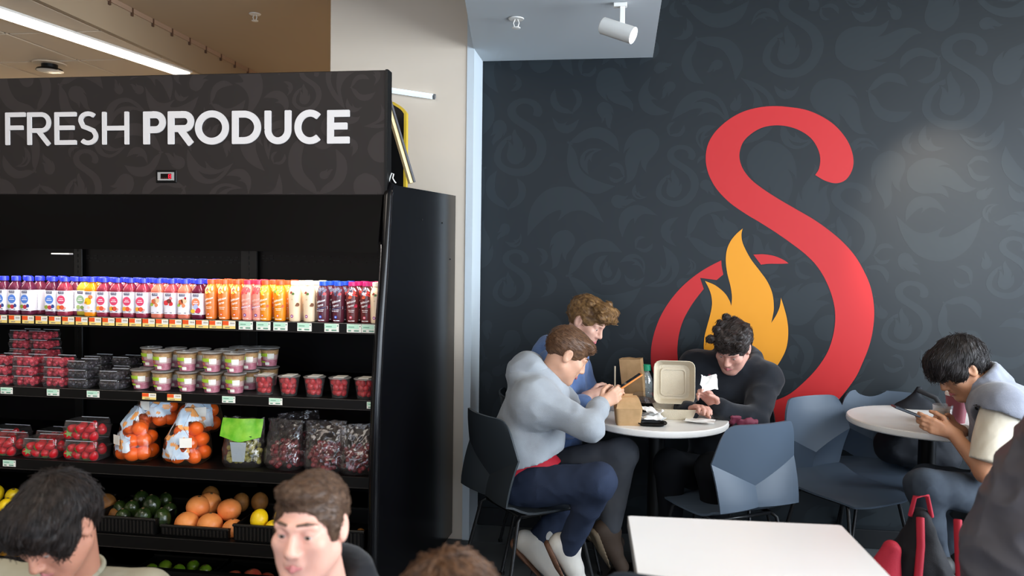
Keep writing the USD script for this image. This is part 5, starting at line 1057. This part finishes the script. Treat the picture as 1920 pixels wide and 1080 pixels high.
F.cut(jD['pel']+A([0, 0, -.03]), (0, 0, -1)); vs = obj('vest', F.mesh(folds(.006, 8, 33)), VG, tD, True)
for q in 'LR':
    ax_ = unit(jD['el'+q]-jD['sh'+q]); x_ = unit(np.cross(ax_, [0, 0, 1])); y_ = np.cross(ax_, x_); c = jD['sh'+q]+(jD['el'+q]-jD['sh'+q])*.055
    obj('armhole_trim', tube([c+.092*(math.cos(a)*x_+math.sin(a)*y_) for a in np.linspace(0, 2*math.pi, 25)], .008, 6), TRIM, vs, True)
F = Field(.007, .03)
for q in 'LR': F.cap(jD['sh'+q]+(jD['el'+q]-jD['sh'+q])*.06, jD['sh'+q]+(jD['el'+q]-jD['sh'+q])*.80, .074, .072, .02)
F.cut(jD['shL']+(jD['elL']-jD['shL'])*.86, jD['elL']-jD['shL'])
ts = F.mesh(lambda p: .006*(meshkit.fbm(p*A([22, 22, 8]), 3, 43)-.5)*2)
for b_ in ts.split(only_watertight=False): obj('shirt_sleeve', b_, mat('shirt_cream', '#d9d0be', .9, .2), tD, True)
F = Field(.008, .03); F.ell(jD['pel'], (.18, .16, .13), None, .03); leg(F, jD, 'L', .008, .95); leg(F, jD, 'R', .008, .95); obj('jeans', F.mesh(folds(.006, 10, 53)), mat('jeans_grey', '#2d333c', .9, .15, noise=(9, '#3d444d')), tD, True)
for q in 'LR': shoe(tD, jD['an'+q], jD['to'+q], mat('shoe_black', '#161616', .6), mat('sole_black', '#0c0c0c', .7))
# ---- the one in the dark jacket at the right frame edge
def seated(j, drop=.0):
    p = j['pel']; f = unit(A([*j['face'][:2], 0.])); s_ = A([f[1], -f[0], 0])
    for q, k in (('R', 1), ('L', -1)): j['hip'+q] = p+s_*k*.09; j['kn'+q] = p+s_*k*.13+f*.42+A([0, 0, .06]); j['an'+q] = j['kn'+q]*A([1, 1, 0])-f*.06+A([0, 0, .09]); j['to'+q] = j['an'+q]+f*.16-A([0, 0, .045])
    return j
jE = dict(pel=J(1975, 1110, 2.22), chest=J(1992, 940, 2.24), neck=J(2055, 770, 2.26), head=J(2105, 690, 2.26), shL=J(2055, 830, 2.06), shR=J(2060, 820, 2.46), elL=J(2130, 1010, 2.0), elR=J(2140, 1000, 2.5), wrL=J(2240, 960, 2.1), wrR=J(2240, 960, 2.4), face=(1, .2)); seated(jE)
for q_ in 'LR':
    jE['el'+q_] = jE['sh'+q_]+A([.13, -.03 if q_ == 'L' else .03, -.24]); jE['wr'+q_] = jE['kn'+q_]+A([-.08, 0, .09])
tE, ME = person('person in a dark grey jacket seen from behind at the right edge', '#c09078', jE, dict(fwd=(.85, .2, -.3), up=(.3, 0, .95), brow='#222222'), 1., [('L', (1, .15, -.15), (0, 0, -1), (0, 1, 0), (.4, .45, .45, .5)), ('R', (1, .2, -.15), (0, 0, -1), (0, -1, 0), (.4, .45, .45, .5))], h=.006)
hair_part(tE, jE['head'], ME, 1., ('#1f1917', '#352c28'), [], SHORT_SUB, -.05, .012, .005, 55, 9, strands=0, h=.006)
F = Field(.007, .05); torso(F, jE, .05, 1.08, .10)
for q in 'LR': arm(F, jE, q, .024, .95, k=.09)
F.ell(jE['pel']+A([-.02, 0, .06]), (.20, .19, .17), None, .05); F.cut(jE['pel']+A([0, 0, .015]), (0, 0, -1)); F.cap(jE['neck']+A([0, 0, .02]), jE['head'], .06, .05, .012, True)
obj('jacket', F.mesh(folds(.011, 7, 63, (1, 1, 1.4))), mat('jacket_dark', '#504e54', .5, .4, bump=(200, .15)), tE, True)
F = Field(.008, .03); F.ell(jE['pel']+A([-.01, 0, .0]), (.20, .18, .10), None, .02); F.cut(jE['pel']+A([0, 0, .03]), (0, 0, 1)); obj('shirt_hem', F.mesh(), mat('shirt_hem_grey', '#8a8680', .9), tE, True)
F = Field(.009, .03); F.ell(jE['pel']-A([0, 0, .03]), (.175, .16, .12), None, .03); leg(F, jE, 'L', .014, .95); leg(F, jE, 'R', .014, .95); obj('trousers', F.mesh(), mat('trousers_black', '#101216', .9, .15), tE, True)
for q in 'RL': shoe(tE, jE['an'+q], jE['to'+q], mat('shoe_black', '#161616', .6), mat('sole_black', '#0c0c0c', .7))
# ---- youth with dark hair at the lower left
jF = dict(pel=J(150, 1330, 2.02), chest=J(140, 1210, 1.98), neck=J(142, 1082, 1.93), head=J(104, 986, 1.78), shL=J(272, 1128, 1.96), shR=J(-14, 1110, 1.92), elL=J(300, 1260, 1.8), elR=J(-60, 1250, 1.75), wrL=J(180, 1290, 1.62), wrR=J(40, 1290, 1.62), face=(-.05, -1)); seated(jF)
tF, MF = person('person with thick dark hair in a pale khaki shirt, at the lower left', '#c88c74', jF, dict(fwd=(-.06, -.82, -.56), up=(-.04, -.50, .85), brow='#201815', look=(0, 1, -.7), lip='#c07878'), 1.02, [('L', (-.6, -.6, .2), (-.5, .3, -.6), (0, -.3, 1), (.5, .6, .6, .6)), ('R', (.6, -.6, .2), (.5, .3, -.6), (0, -.3, 1), (.5, .6, .6, .6))])
hair_part(tF, jF['head'], MF, 1.02, ('#171210', '#2a211d'), [((0, .03, .072), (.082, .082, .052)), ((0, .076, .050), (.072, .034, .040)), ((-.062, .04, .02), (.028, .045, .05)), ((.062, .04, .02), (.028, .045, .05)), ((0, -.05, .02), (.086, .075, .085))], [((0, .118, -.036), (.082, .050, .070)), ((0, .10, -.095), (.095, .075, .065)), ((-.088, .01, -.045), (.026, .036, .042)), ((.088, .01, -.045), (.026, .036, .042)), ((-.092, -.012, -.008), (.02, .02, .032)), ((.092, -.012, -.008), (.02, .02, .032))], -.065, .013, .005, 45, 11, (1, .25, 1), 2600, (0, .9, -.4), .05, .0035, .0012, radial=.65, rnd=.10)
F = Field(.007, .04); torso(F, jF, .022, 1.02)
for q in 'LR': F.cap(jF['sh'+q], jF['el'+q], .078, .068, .03)
F.cap(jF['neck']+A([0, -.01, .0]), jF['neck']+(jF['head']-jF['neck'])*.7, .068, .06, .01, True); F.cut(jF['pel']+A([0, 0, -.03]), (0, 0, -1))
obj('shirt', F.mesh(folds(.005, 9, 71)), mat('shirt_khaki', '#9f9a86', .9, .2, bump=(400, .2)), tF, True)
obj('collar', tube([jF['neck']+A([0, -.008, .022])+.072*A([math.cos(a), math.sin(a)*.98, -.02+.22*math.sin(a)]) for a in np.linspace(0, 2*math.pi, 33)], .009, 8), mat('shirt_khaki', '#9f9a86'), tF, True)
F = Field(.009, .03); F.ell(jF['pel'], (.175, .16, .12), None, .03); leg(F, jF, 'L', .014, .95); leg(F, jF, 'R', .014, .95); obj('trousers', F.mesh(), mat('trousers_grey', '#50535a'), tF, True)
for q in 'RL': shoe(tF, jF['an'+q], jF['to'+q], mat('shoe_black', '#161616', .6), mat('sole_black', '#0c0c0c', .7))
# ---- man with short brown hair in the lower middle
jG = dict(pel=J(620, 1400, 1.80), chest=J(615, 1260, 1.78), neck=J(606, 1118, 1.73), head=J(583, 984, 1.66), shL=J(738, 1165, 1.78), shR=J(472, 1165, 1.70), elL=J(770, 1320, 1.7), elR=J(440, 1320, 1.6), wrL=J(660, 1350, 1.5), wrR=J(540, 1350, 1.48), face=(-.1, -1)); seated(jG)
tG, MG_ = person('person with short brown hair in a black hooded top, glancing left, below the fruit bins', '#e2ab98', jG, dict(fwd=(-.06, -1, .03), up=(-.02, -.05, 1), brow='#5a4334', lip='#c97c78', look=(-.15, 1, -.1), chin=1.02), .965, [('L', (-.7, -.5, 0), (0, .2, -1), (0, -1, 0), (.3, .3, .3, .3)), ('R', (.7, -.5, 0), (0, .2, -1), (0, -1, 0), (.3, .3, .3, .3))], h=.0042)
hair_part(tG, jG['head'], MG_, .965, ('#412f23', '#5a4434'), [((0, .045, .088), (.064, .046, .028)), ((-.066, .012, .012), (.014, .03, .045)), ((.066, .012, .012), (.014, .03, .045))], [((-.030, .118, -.010), (.043, .066, .082)), ((.030, .118, -.010), (.043, .066, .082)), ((0, .118, -.012), (.05, .066, .082)), ((0, .100, -.075), (.09, .07, .06)), ((-.090, .022, -.06), (.03, .05, .05)), ((.090, .022, -.06), (.03, .05, .05)), ((-.092, -.014, -.012), (.02, .022, .032)), ((.092, -.014, -.012), (.02, .022, .032))], -.058, .005, .003, 90, 12, strands=2600, flow=(.3, .6, .2), slen=.016, h=.0035, width=.0012)
F = Field(.007, .04); torso(F, jG, .035, 1.08)
for q in 'LR': arm(F, jG, q, .03, .95)
hood(F, jG['neck']+A([0, .025, .005]), A([.15, 1, 0]), A([0, -.1, 1]), .080, .028, False); F.cap(jG['neck']+A([0, -.01, .0]), jG['head'], .066, .066, .012, True); F.cut(jG['pel']+A([0, 0, -.03]), (0, 0, -1))
obj('hooded_top', F.mesh(lambda p: .007*(meshkit.fbm(p*14, 3, 81)-.5)*2), mat('top_black', '#1b1c20', .9, .2, bump=(400, .2), sheen=.15), tG, True)
F = Field(.009, .03); F.ell(jG['pel'], (.175, .16, .12), None, .03); leg(F, jG, 'L', .014, .95); leg(F, jG, 'R', .014, .95); obj('trousers', F.mesh(), mat('trousers_black', '#101216'), tG, True)
for q in 'RL': shoe(tG, jG['an'+q], jG['to'+q], mat('shoe_black', '#161616', .6), mat('sole_black', '#0c0c0c', .7))
# ---- crown of a brown-haired head at the bottom
jH = dict(pel=J(850, 1600, 1.36), chest=J(850, 1440, 1.34), neck=J(850, 1280, 1.33), head=J(846, 1172, 1.36), shL=J(720, 1320, 1.34), shR=J(980, 1320, 1.34), elL=J(700, 1460, 1.5), elR=J(1010, 1460, 1.5), wrL=J(790, 1480, 1.66), wrR=J(920, 1480, 1.66), face=(.05, 1)); seated(jH)
tH, MH = person('person of whom only the brown crown of hair shows at the bottom edge', '#c99a80', jH, dict(fwd=(.15, .95, -.15), up=(0, .1, 1), brow='#4a3222'), 1.0, [('L', (.3, 1, 0), (0, 0, -1), (1, 0, 0), (.3, .3, .3, .3)), ('R', (-.3, 1, 0), (0, 0, -1), (-1, 0, 0), (.3, .3, .3, .3))], h=.007)
hair_part(tH, jH['head'], MH, 1.0, ('#3d2a1e', '#6a4a32'), [((0, -.05, -.02), (.088, .08, .11)), ((-.05, 0, 0), (.045, .07, .1)), ((.05, 0, 0), (.045, .07, .1))], [((0, .13, -.05), (.075, .05, .09))], -.16, .018, .005, 40, 14, (1, .25, .4), 3600, (.5, 0, -.6), .06, .004, .0014, radial=.85, rnd=.08)
F = Field(.009, .04); torso(F, jH, .03, 1.0)
for q in 'LR': arm(F, jH, q, .028, .95)
F.cap(jH['neck'], jH['head'], .06, .05, .012, True); obj('sweater', F.mesh(), mat('sweater_brown', '#4a4440', .9), tH, True)
F = Field(.009, .03); F.ell(jH['pel'], (.175, .16, .12), None, .03); leg(F, jH, 'L', .014, .95); leg(F, jH, 'R', .014, .95); obj('trousers', F.mesh(), mat('trousers_black', '#101216'), tH, True)
for q in 'RL': shoe(tH, jH['an'+q], jH['to'+q], mat('shoe_black', '#161616', .6), mat('sole_black', '#0c0c0c', .7))
# ------------------------------------------------------------------ things on and around the tables
KRAFT = mat('kraft_paper', '#a8875f', .85, .2, noise=(30, '#b39068')); PULP = mat('moulded_fibre', '#cbbfa8', .9, .2, bump=(220, .25)); PAPER = mat('paper_white', '#e9e8e4', .8)
# folded kraft food box
q = PZ(1177, 797, TH); bxk = thing('kraft_food_box', 'small brown folded paper food box near the edge of the round table', 'food box', (q[0], q[1]+.03, TH), .12)
obj('box_body', loft([(.052, .045, 0, 9), (.060, .052, .075, 9)]), KRAFT, bxk, 30)
for s in (-1, 1): obj('lid_flap', grid_shell(A([[(x, s*.052*(1-k), .075+.052*math.sin(k*1.57)) for x in np.linspace(-.058+.022*k, .058-.022*k, 4)] for k in np.linspace(0, 1, 4)]), .0015), KRAFT, bxk)
obj('lock_tab', bx(-.02, .02, -.004, .004, .122, .134, .001), KRAFT, bxk)
# open fibre clamshell
q = PZ(1268, 782, TH); cl = thing('fibre_clamshell', 'open beige moulded fibre food box standing with its lid up', 'food box', (q[0]-.01, q[1]+.0, TH), .05)
def rr(w, h, r): return sbox(-w/2, -h/2, w/2, h/2).buffer(-r).buffer(r)
def tray(w, d, h, wall_=.006):
    V = []
    for s_, z in ((1.0, h), (.97, h-.004), (.86, .012), (.80, .002), (.4, .002), (.0005, .002)):
        g = rr(w*s_, d*s_, min(.03, w*s_*.3)).exterior; V.append([(*g.interpolate(k/48, normalized=True).coords[0], z) for k in range(49)])
    return grid_shell(A(V), .003)
obj('base_tray', tf(tray(.19, .17, .05), (0, 0, .0)), PULP, cl, 40)
lid = tf(tray(.19, .20, .045), (0, 0, 0), rx=math.pi/2-.10); lid.apply_translation((0, .062, .05+.105)); ld = obj('lid', lid, PULP, cl, 40)
rim = extr(rr(.12, .13, .02).difference(rr(.105, .115, .016)), .004); rim = upright(rim); rim.apply_transform(trimesh.transformations.rotation_matrix(-.10, (1, 0, 0))); rim.apply_translation((0, .056, .155)); obj('pressed_ridge', rim, PULP, ld)
q2 = A([.0, .0, .0])
# bag, bottle, bowl, napkins
q = PZ(1192, 762, TH); pb = thing('paper_bag', 'tall plain brown paper bag standing behind the food boxes', 'paper bag', (q[0], q[1]+.02, TH), -.25)
V = A([[(s_*(.05+.004*math.sin(9*z)), d_, z+.004*math.sin(20*s_)) for s_, d_ in ((-1, -.03), (-.3, -.032), (.3, -.031), (1, -.03), (1.04, 0), (1, .03), (.3, .031), (-.3, .032), (-1, .03), (-1.04, 0), (-1, -.03))] for z in np.linspace(0.002, .235, 8)])
V[:, :, 0] += V[:, :, 2]*-.12; V[:, :, 0] *= 1; obj('bag_body', grid_shell(V, .001), KRAFT, pb)
obj('fold', tube([V[-1, k]+A([0, 0, .001]) for k in range(11)], .0016, 5), mat('kraft_dark', '#8c6e4a', .9), pb)
q = PZ(1212, 768, TH); bt = thing('drink_bottle', 'clear bottle with a green cap standing behind the beige food box', 'bottle', (q[0], q[1]+.12, TH))
obj('bottle_body', lathe([(0, .001), (.03, .001), (.033, .006), (.033, .11), (.03, .135), (.018, .165), (.014, .17), (.014, .185), (0, .185)], 28), film('bottle_clear', '#d8e4e6', .10, .06, .5, .25), bt, 30)
obj('drink', lathe([(0, .004), (.0305, .004), (.0305, .09), (0, .09)], 24), mat('drink_dark', '#2a2420', .2), bt, 30)
obj('cap', lathe([(0, .176), (.021, .176), (.021, .203), (.019, .206), (0, .206)], 24), mat('cap_green', '#0f8f68', .4), bt, 30)
q = PZ(1215, 772, TH); bw = thing('black_bowl', 'black plastic takeaway bowl with a clear lid among the boxes', 'bowl', (q[0]-.01, q[1]+.035, TH+.0))
obj('bowl', lathe([(0, 0), (.045, 0), (.075, .045), (.077, .045), (.077, .048), (.073, .048), (.043, .003), (0, .003)], 36), BLACKM, bw, 30)
obj('food', ball(.062, 2, 4, .4, 4, (1, 1, .45)).apply_translation((0, 0, .036)), mat('dark_salad', '#3a2f2c', .7, noise=(60, '#6a5a50')), bw, True)
obj('lid', lathe([(.076, .049), (.07, .075), (.05, .086), (0, .088)], 36), CLEAR, bw, 30)
def crumple(w, d, seed, h=.03, res=12):
    xs = np.linspace(-w/2, w/2, res); V = A([[(x, y, .004) for x in xs] for y in np.linspace(-d/2, d/2, res)]); n_ = meshkit.fbm(V*A([30, 30, 1])+seed*5, 3, seed); V[:, :, 2] += n_*h; V[:, :, :2] += (meshkit.noise(V*40+3, seed)[..., None]-.5)*.02; return grid_shell(V, .0012)
q = PZ(1222, 792, TH); nb = thing('napkin', 'white folded paper napkin lying beside the brown food box', 'napkin', (q[0], q[1]+.01, TH+.001), .3); obj('sheet', tf(crumple(.10, .10, 2, .05), (0, 0, .0)), PAPER, nb, 40); obj('top_sheet', tf(crumple(.085, .08, 5, .05), (.0, .01, .022), rz=.5), PAPER, nb, 40)
q = PZ(1312, 793, TH); nb = thing('napkin', 'flat white paper sheet at the right edge of the food table', 'napkin', (q[0], q[1], TH+.001), -.2); obj('sheet', crumple(.13, .09, 8, .012), PAPER, nb, 40)
q = PZ(1185, 800, TH)
tr_ = thing('black_tray', 'small dark plastic tray under the white napkin', 'tray', (PZ(1222, 797, TH)[0], PZ(1222, 797, TH)[1], TH)); obj('tray_plate', tf(tray(.13, .09, .014), (0, 0, 0)), BLACKM, tr_, 40)
hq = jC['wrL']+unit((-.65, -.1, .75))*.10; nb = thing('napkin', 'crumpled white napkin held in the hand of the black hoodie', 'napkin', hq+A([.01, -.01, .035]), .4, rx=1.0); obj('sheet', crumple(.075, .07, 11, .04, 9), PAPER, nb, 40)
# cup with a straw held by the blue hoodie
q = (jB['wrR']+jB['wrL'])/2+A([.085, -.03, -.02]); cp_ = thing('clear_cup', 'clear plastic cup with a tall beige straw in front of the blue hoodie', 'cup', (q[0], q[1], TH))
cz = .0
obj('cup', lathe([(0, cz), (.028, cz), (.038, cz+.095), (.0365, cz+.095), (.027, cz+.002), (0, cz+.002)], 28), film('cup_clear', '#e6eaec', .10, .08, .5, .12), cp_, 30)
obj('lid', lathe([(.039, cz+.094), (.040, cz+.1), (.034, cz+.106), (0, cz+.107)], 28), film('cup_clear', '#e6eaec'), cp_, 30)
obj('drink', lathe([(0, cz+.003), (.0265, cz+.003), (.031, cz+.05), (0, cz+.05)], 24), mat('drink_pink', '#b08a86', .25), cp_, 30)
obj('straw', tube([(0, 0, cz+.01), (-.003, 0, cz+.215)], .0042, 8), mat('straw_beige', '#a89a80', .6), cp_, True)
def phone(t, back, w=.075, L=.15):
    obj('phone_body', bx(-w/2, w/2, -L/2, L/2, -.004, .004, .0025), mat('phone_'+back.strip('#'), back, .35), t)
    obj('screen', bx(-w/2+.004, w/2-.004, -L/2+.006, L/2-.006, .0038, .0046), mat('phone_screen', '#2a3038', .1), t)
def phone_at(label, p, d, n, back):
    t = UsdGeom.Xform.Define(stage, '/World/'+numbered('/World', 'phone')); y = unit(d); z = unit(A(n)-np.dot(n, y)*y); x = np.cross(y, z)
    t.AddTransformOp().Set(Gf.Matrix4d(*[float(k) for k in (*x, 0, *y, 0, *z, 0, *p, 1)])); meta(t.GetPrim(), label, 'phone'); phone(t.GetPrim(), back)
phone_at('phone in an orange case held by the grey hoodie', (jA['wrR']+jA['wrL'])/2+unit((.75, .1, .45))*.135+A([0, 0, .03]), (.75, .1, .52), (-.45, 0, .9), '#e08a3c')
phone_at('dark phone held over the right table by the person in the vest', jD['wrL']+unit((-.9, .05, .30))*.125+A([-.02, .05, .025]), (-.9, .1, .32), (.3, 0, .95), '#3a4048')
# right table: drinks
q = PZ(1776, 800, TH); tb = thing('brown_drink_cup', 'short clear cup of brown iced drink on the right table', 'cup', (q[0]+.01, q[1]+.08, TH))
obj('cup', lathe([(0, 0), (.036, 0), (.043, .085), (.0415, .085), (.035, .002), (0, .002)], 28), film('cup_clear', '#e6eaec'), tb, 30)
obj('drink', lathe([(0, .003), (.034, .003), (.039, .062), (0, .062)], 24), mat('drink_brown', '#7a5a3c', .3), tb, 30)
q = PZ(1800, 798, TH); tb = thing('red_paper_cup', 'tall dusky red paper cup with a white lid beside the brown drink', 'cup', (q[0]+.015, q[1]+.08, TH))
obj('cup', lathe([(0, 0), (.036, 0), (.047, .125), (0, .125)], 28), mat('cup_dusky_red', '#8a4450', .5), tb, 30); obj('lid', lathe([(.048, .124), (.05, .130), (.047, .14), (.034, .146), (0, .146)], 28), WPLASTIC, tb, 30)
q = PZ(1806, 806, TH); tb = thing('napkin', 'white napkin under the red paper cup on the right table', 'napkin', (q[0]+.01, q[1]+.03, TH+.001), .2); obj('sheet', crumple(.08, .07, 17, .008), PAPER, tb, 40)
# dark bag on the far chair
q = J(1722, 766, 4.15); F = Field(.010, .06); F.ell(q+A([0, 0, -.06]), (.11, .075, .12), None, .05).ell(q+A([-.07, 0, -.08]), (.07, .065, .09), None, .05).ell(q+A([.08, 0, -.09]), (.07, .065, .09), None, .05).cap(q+A([-.02, 0, .05]), q+A([.0, 0, .10]), .03, .018, .03).cap(q+A([-.12, 0, -.20]), q+A([.12, 0, -.24]), .09, .09, .04)
bg = thing('dark_bag', 'soft black bag heaped on the chair behind the right table', 'bag', (0, 0, 0)); obj('bag_body', F.mesh(lambda p: .014*(meshkit.fbm(p*14, 3, 91)-.5)*2), mat('bag_black', '#1b1e24', .75, .25), bg, True)
obj('strap', tube([q+A([-.02, -.04, .10]), q+A([.05, -.08, .07]), q+A([.10, -.11, -.02]), q+A([.09, -.115, -.10])], .012, 8), mat('strap_black', '#121419', .7), bg, True)
# red and black backpack
zb0 = .46; c = J(1712, 1000, 2.84); up = A([.10, 0, 1.]); BKB = mat('pack_black', '#17161a', .75, .25, bump=(300, .2)); BKR = mat('pack_red', '#b3283a', .7, .25, bump=(300, .2))
bp = thing('backpack', 'black and red backpack standing upright by the knees of the person in the vest', 'backpack', (0, 0, 0)); base = A([c[0], c[1], 0.])
F = Field(.010, .06); F.cap(base+A([-.02, 0, .16]), base+A([-.0, 0, .42]), .15, .115, .06).ell(base+A([0, 0, .14]), (.19, .13, .14), None, .05).cap(base+A([.03, 0, .40]), base+A([.02, .0, .62]), .085, .038, .06).ell(base+A([-.10, -.07, .20]), (.10, .08, .17), None, .03); F.cut(base+A([0, 0, .004]), (0, 0, -1)); m = F.mesh(lambda p: .008*(meshkit.fbm(p*16, 3, 95)-.5)*2)
bd = obj('pack_body', m, BKB, bp, True)
F = Field(.008, .03); F.cap(base+A([-.135, -.095, .40]), base+A([-.095, -.075, .53]), .068, .03, .02); F.cut(base+A([-.1, 0, .36]), (-.1, 0, -1)); obj('front_pocket', F.mesh(folds(.004, 10, 99)), BKR, bp, True)
for x0, x1 in ((-.045, -.03), (.075, .115)):
    pts = [base+A([x, -r_, z*1.06]) for x, r_, z in ((x0+.05, .045, .60), (x0+.04, .085, .52), ((x0+x1)/2+.01, .13, .42), (x1, .165, .30), (x1+.01, .16, .16))]; obj('strap', tube(pts, .013, 10), BKR, bp, True)
obj('grab_loop', tube([base+A([-.015, -.01, .63]), base+A([-.005, -.02, .70]), base+A([.035, -.02, .705]), base+A([.055, -.01, .63])], .008, 8), BKR, bp, True)
obj('zip_pull', tube([base+A([-.115, -.155, .17]), base+A([-.11, -.157, .13])], .006, 6), mat('zip_green', '#7f9a2a', .6), bp, True)
# near chair at the bottom edge, more chairs under the sitters
f = d_(90); cn = chair_at(1292, 1080, 1.665, f); chair('charcoal chair back peeping over the near edge of the rectangular table', cn, f, True)
chair('dark shell chair under the person in the blue hoodie', (jB['pel'][0]-.02, jB['pel'][1]), d_(10), True)
chair('dark shell chair under the person in the black hoodie', (jC['pel'][0], jC['pel'][1]-.02), d_(-112), True)
chair('dark shell chair under the person in the fleece vest', (jD['pel'][0]+.0, jD['pel'][1]), d_(178), True)
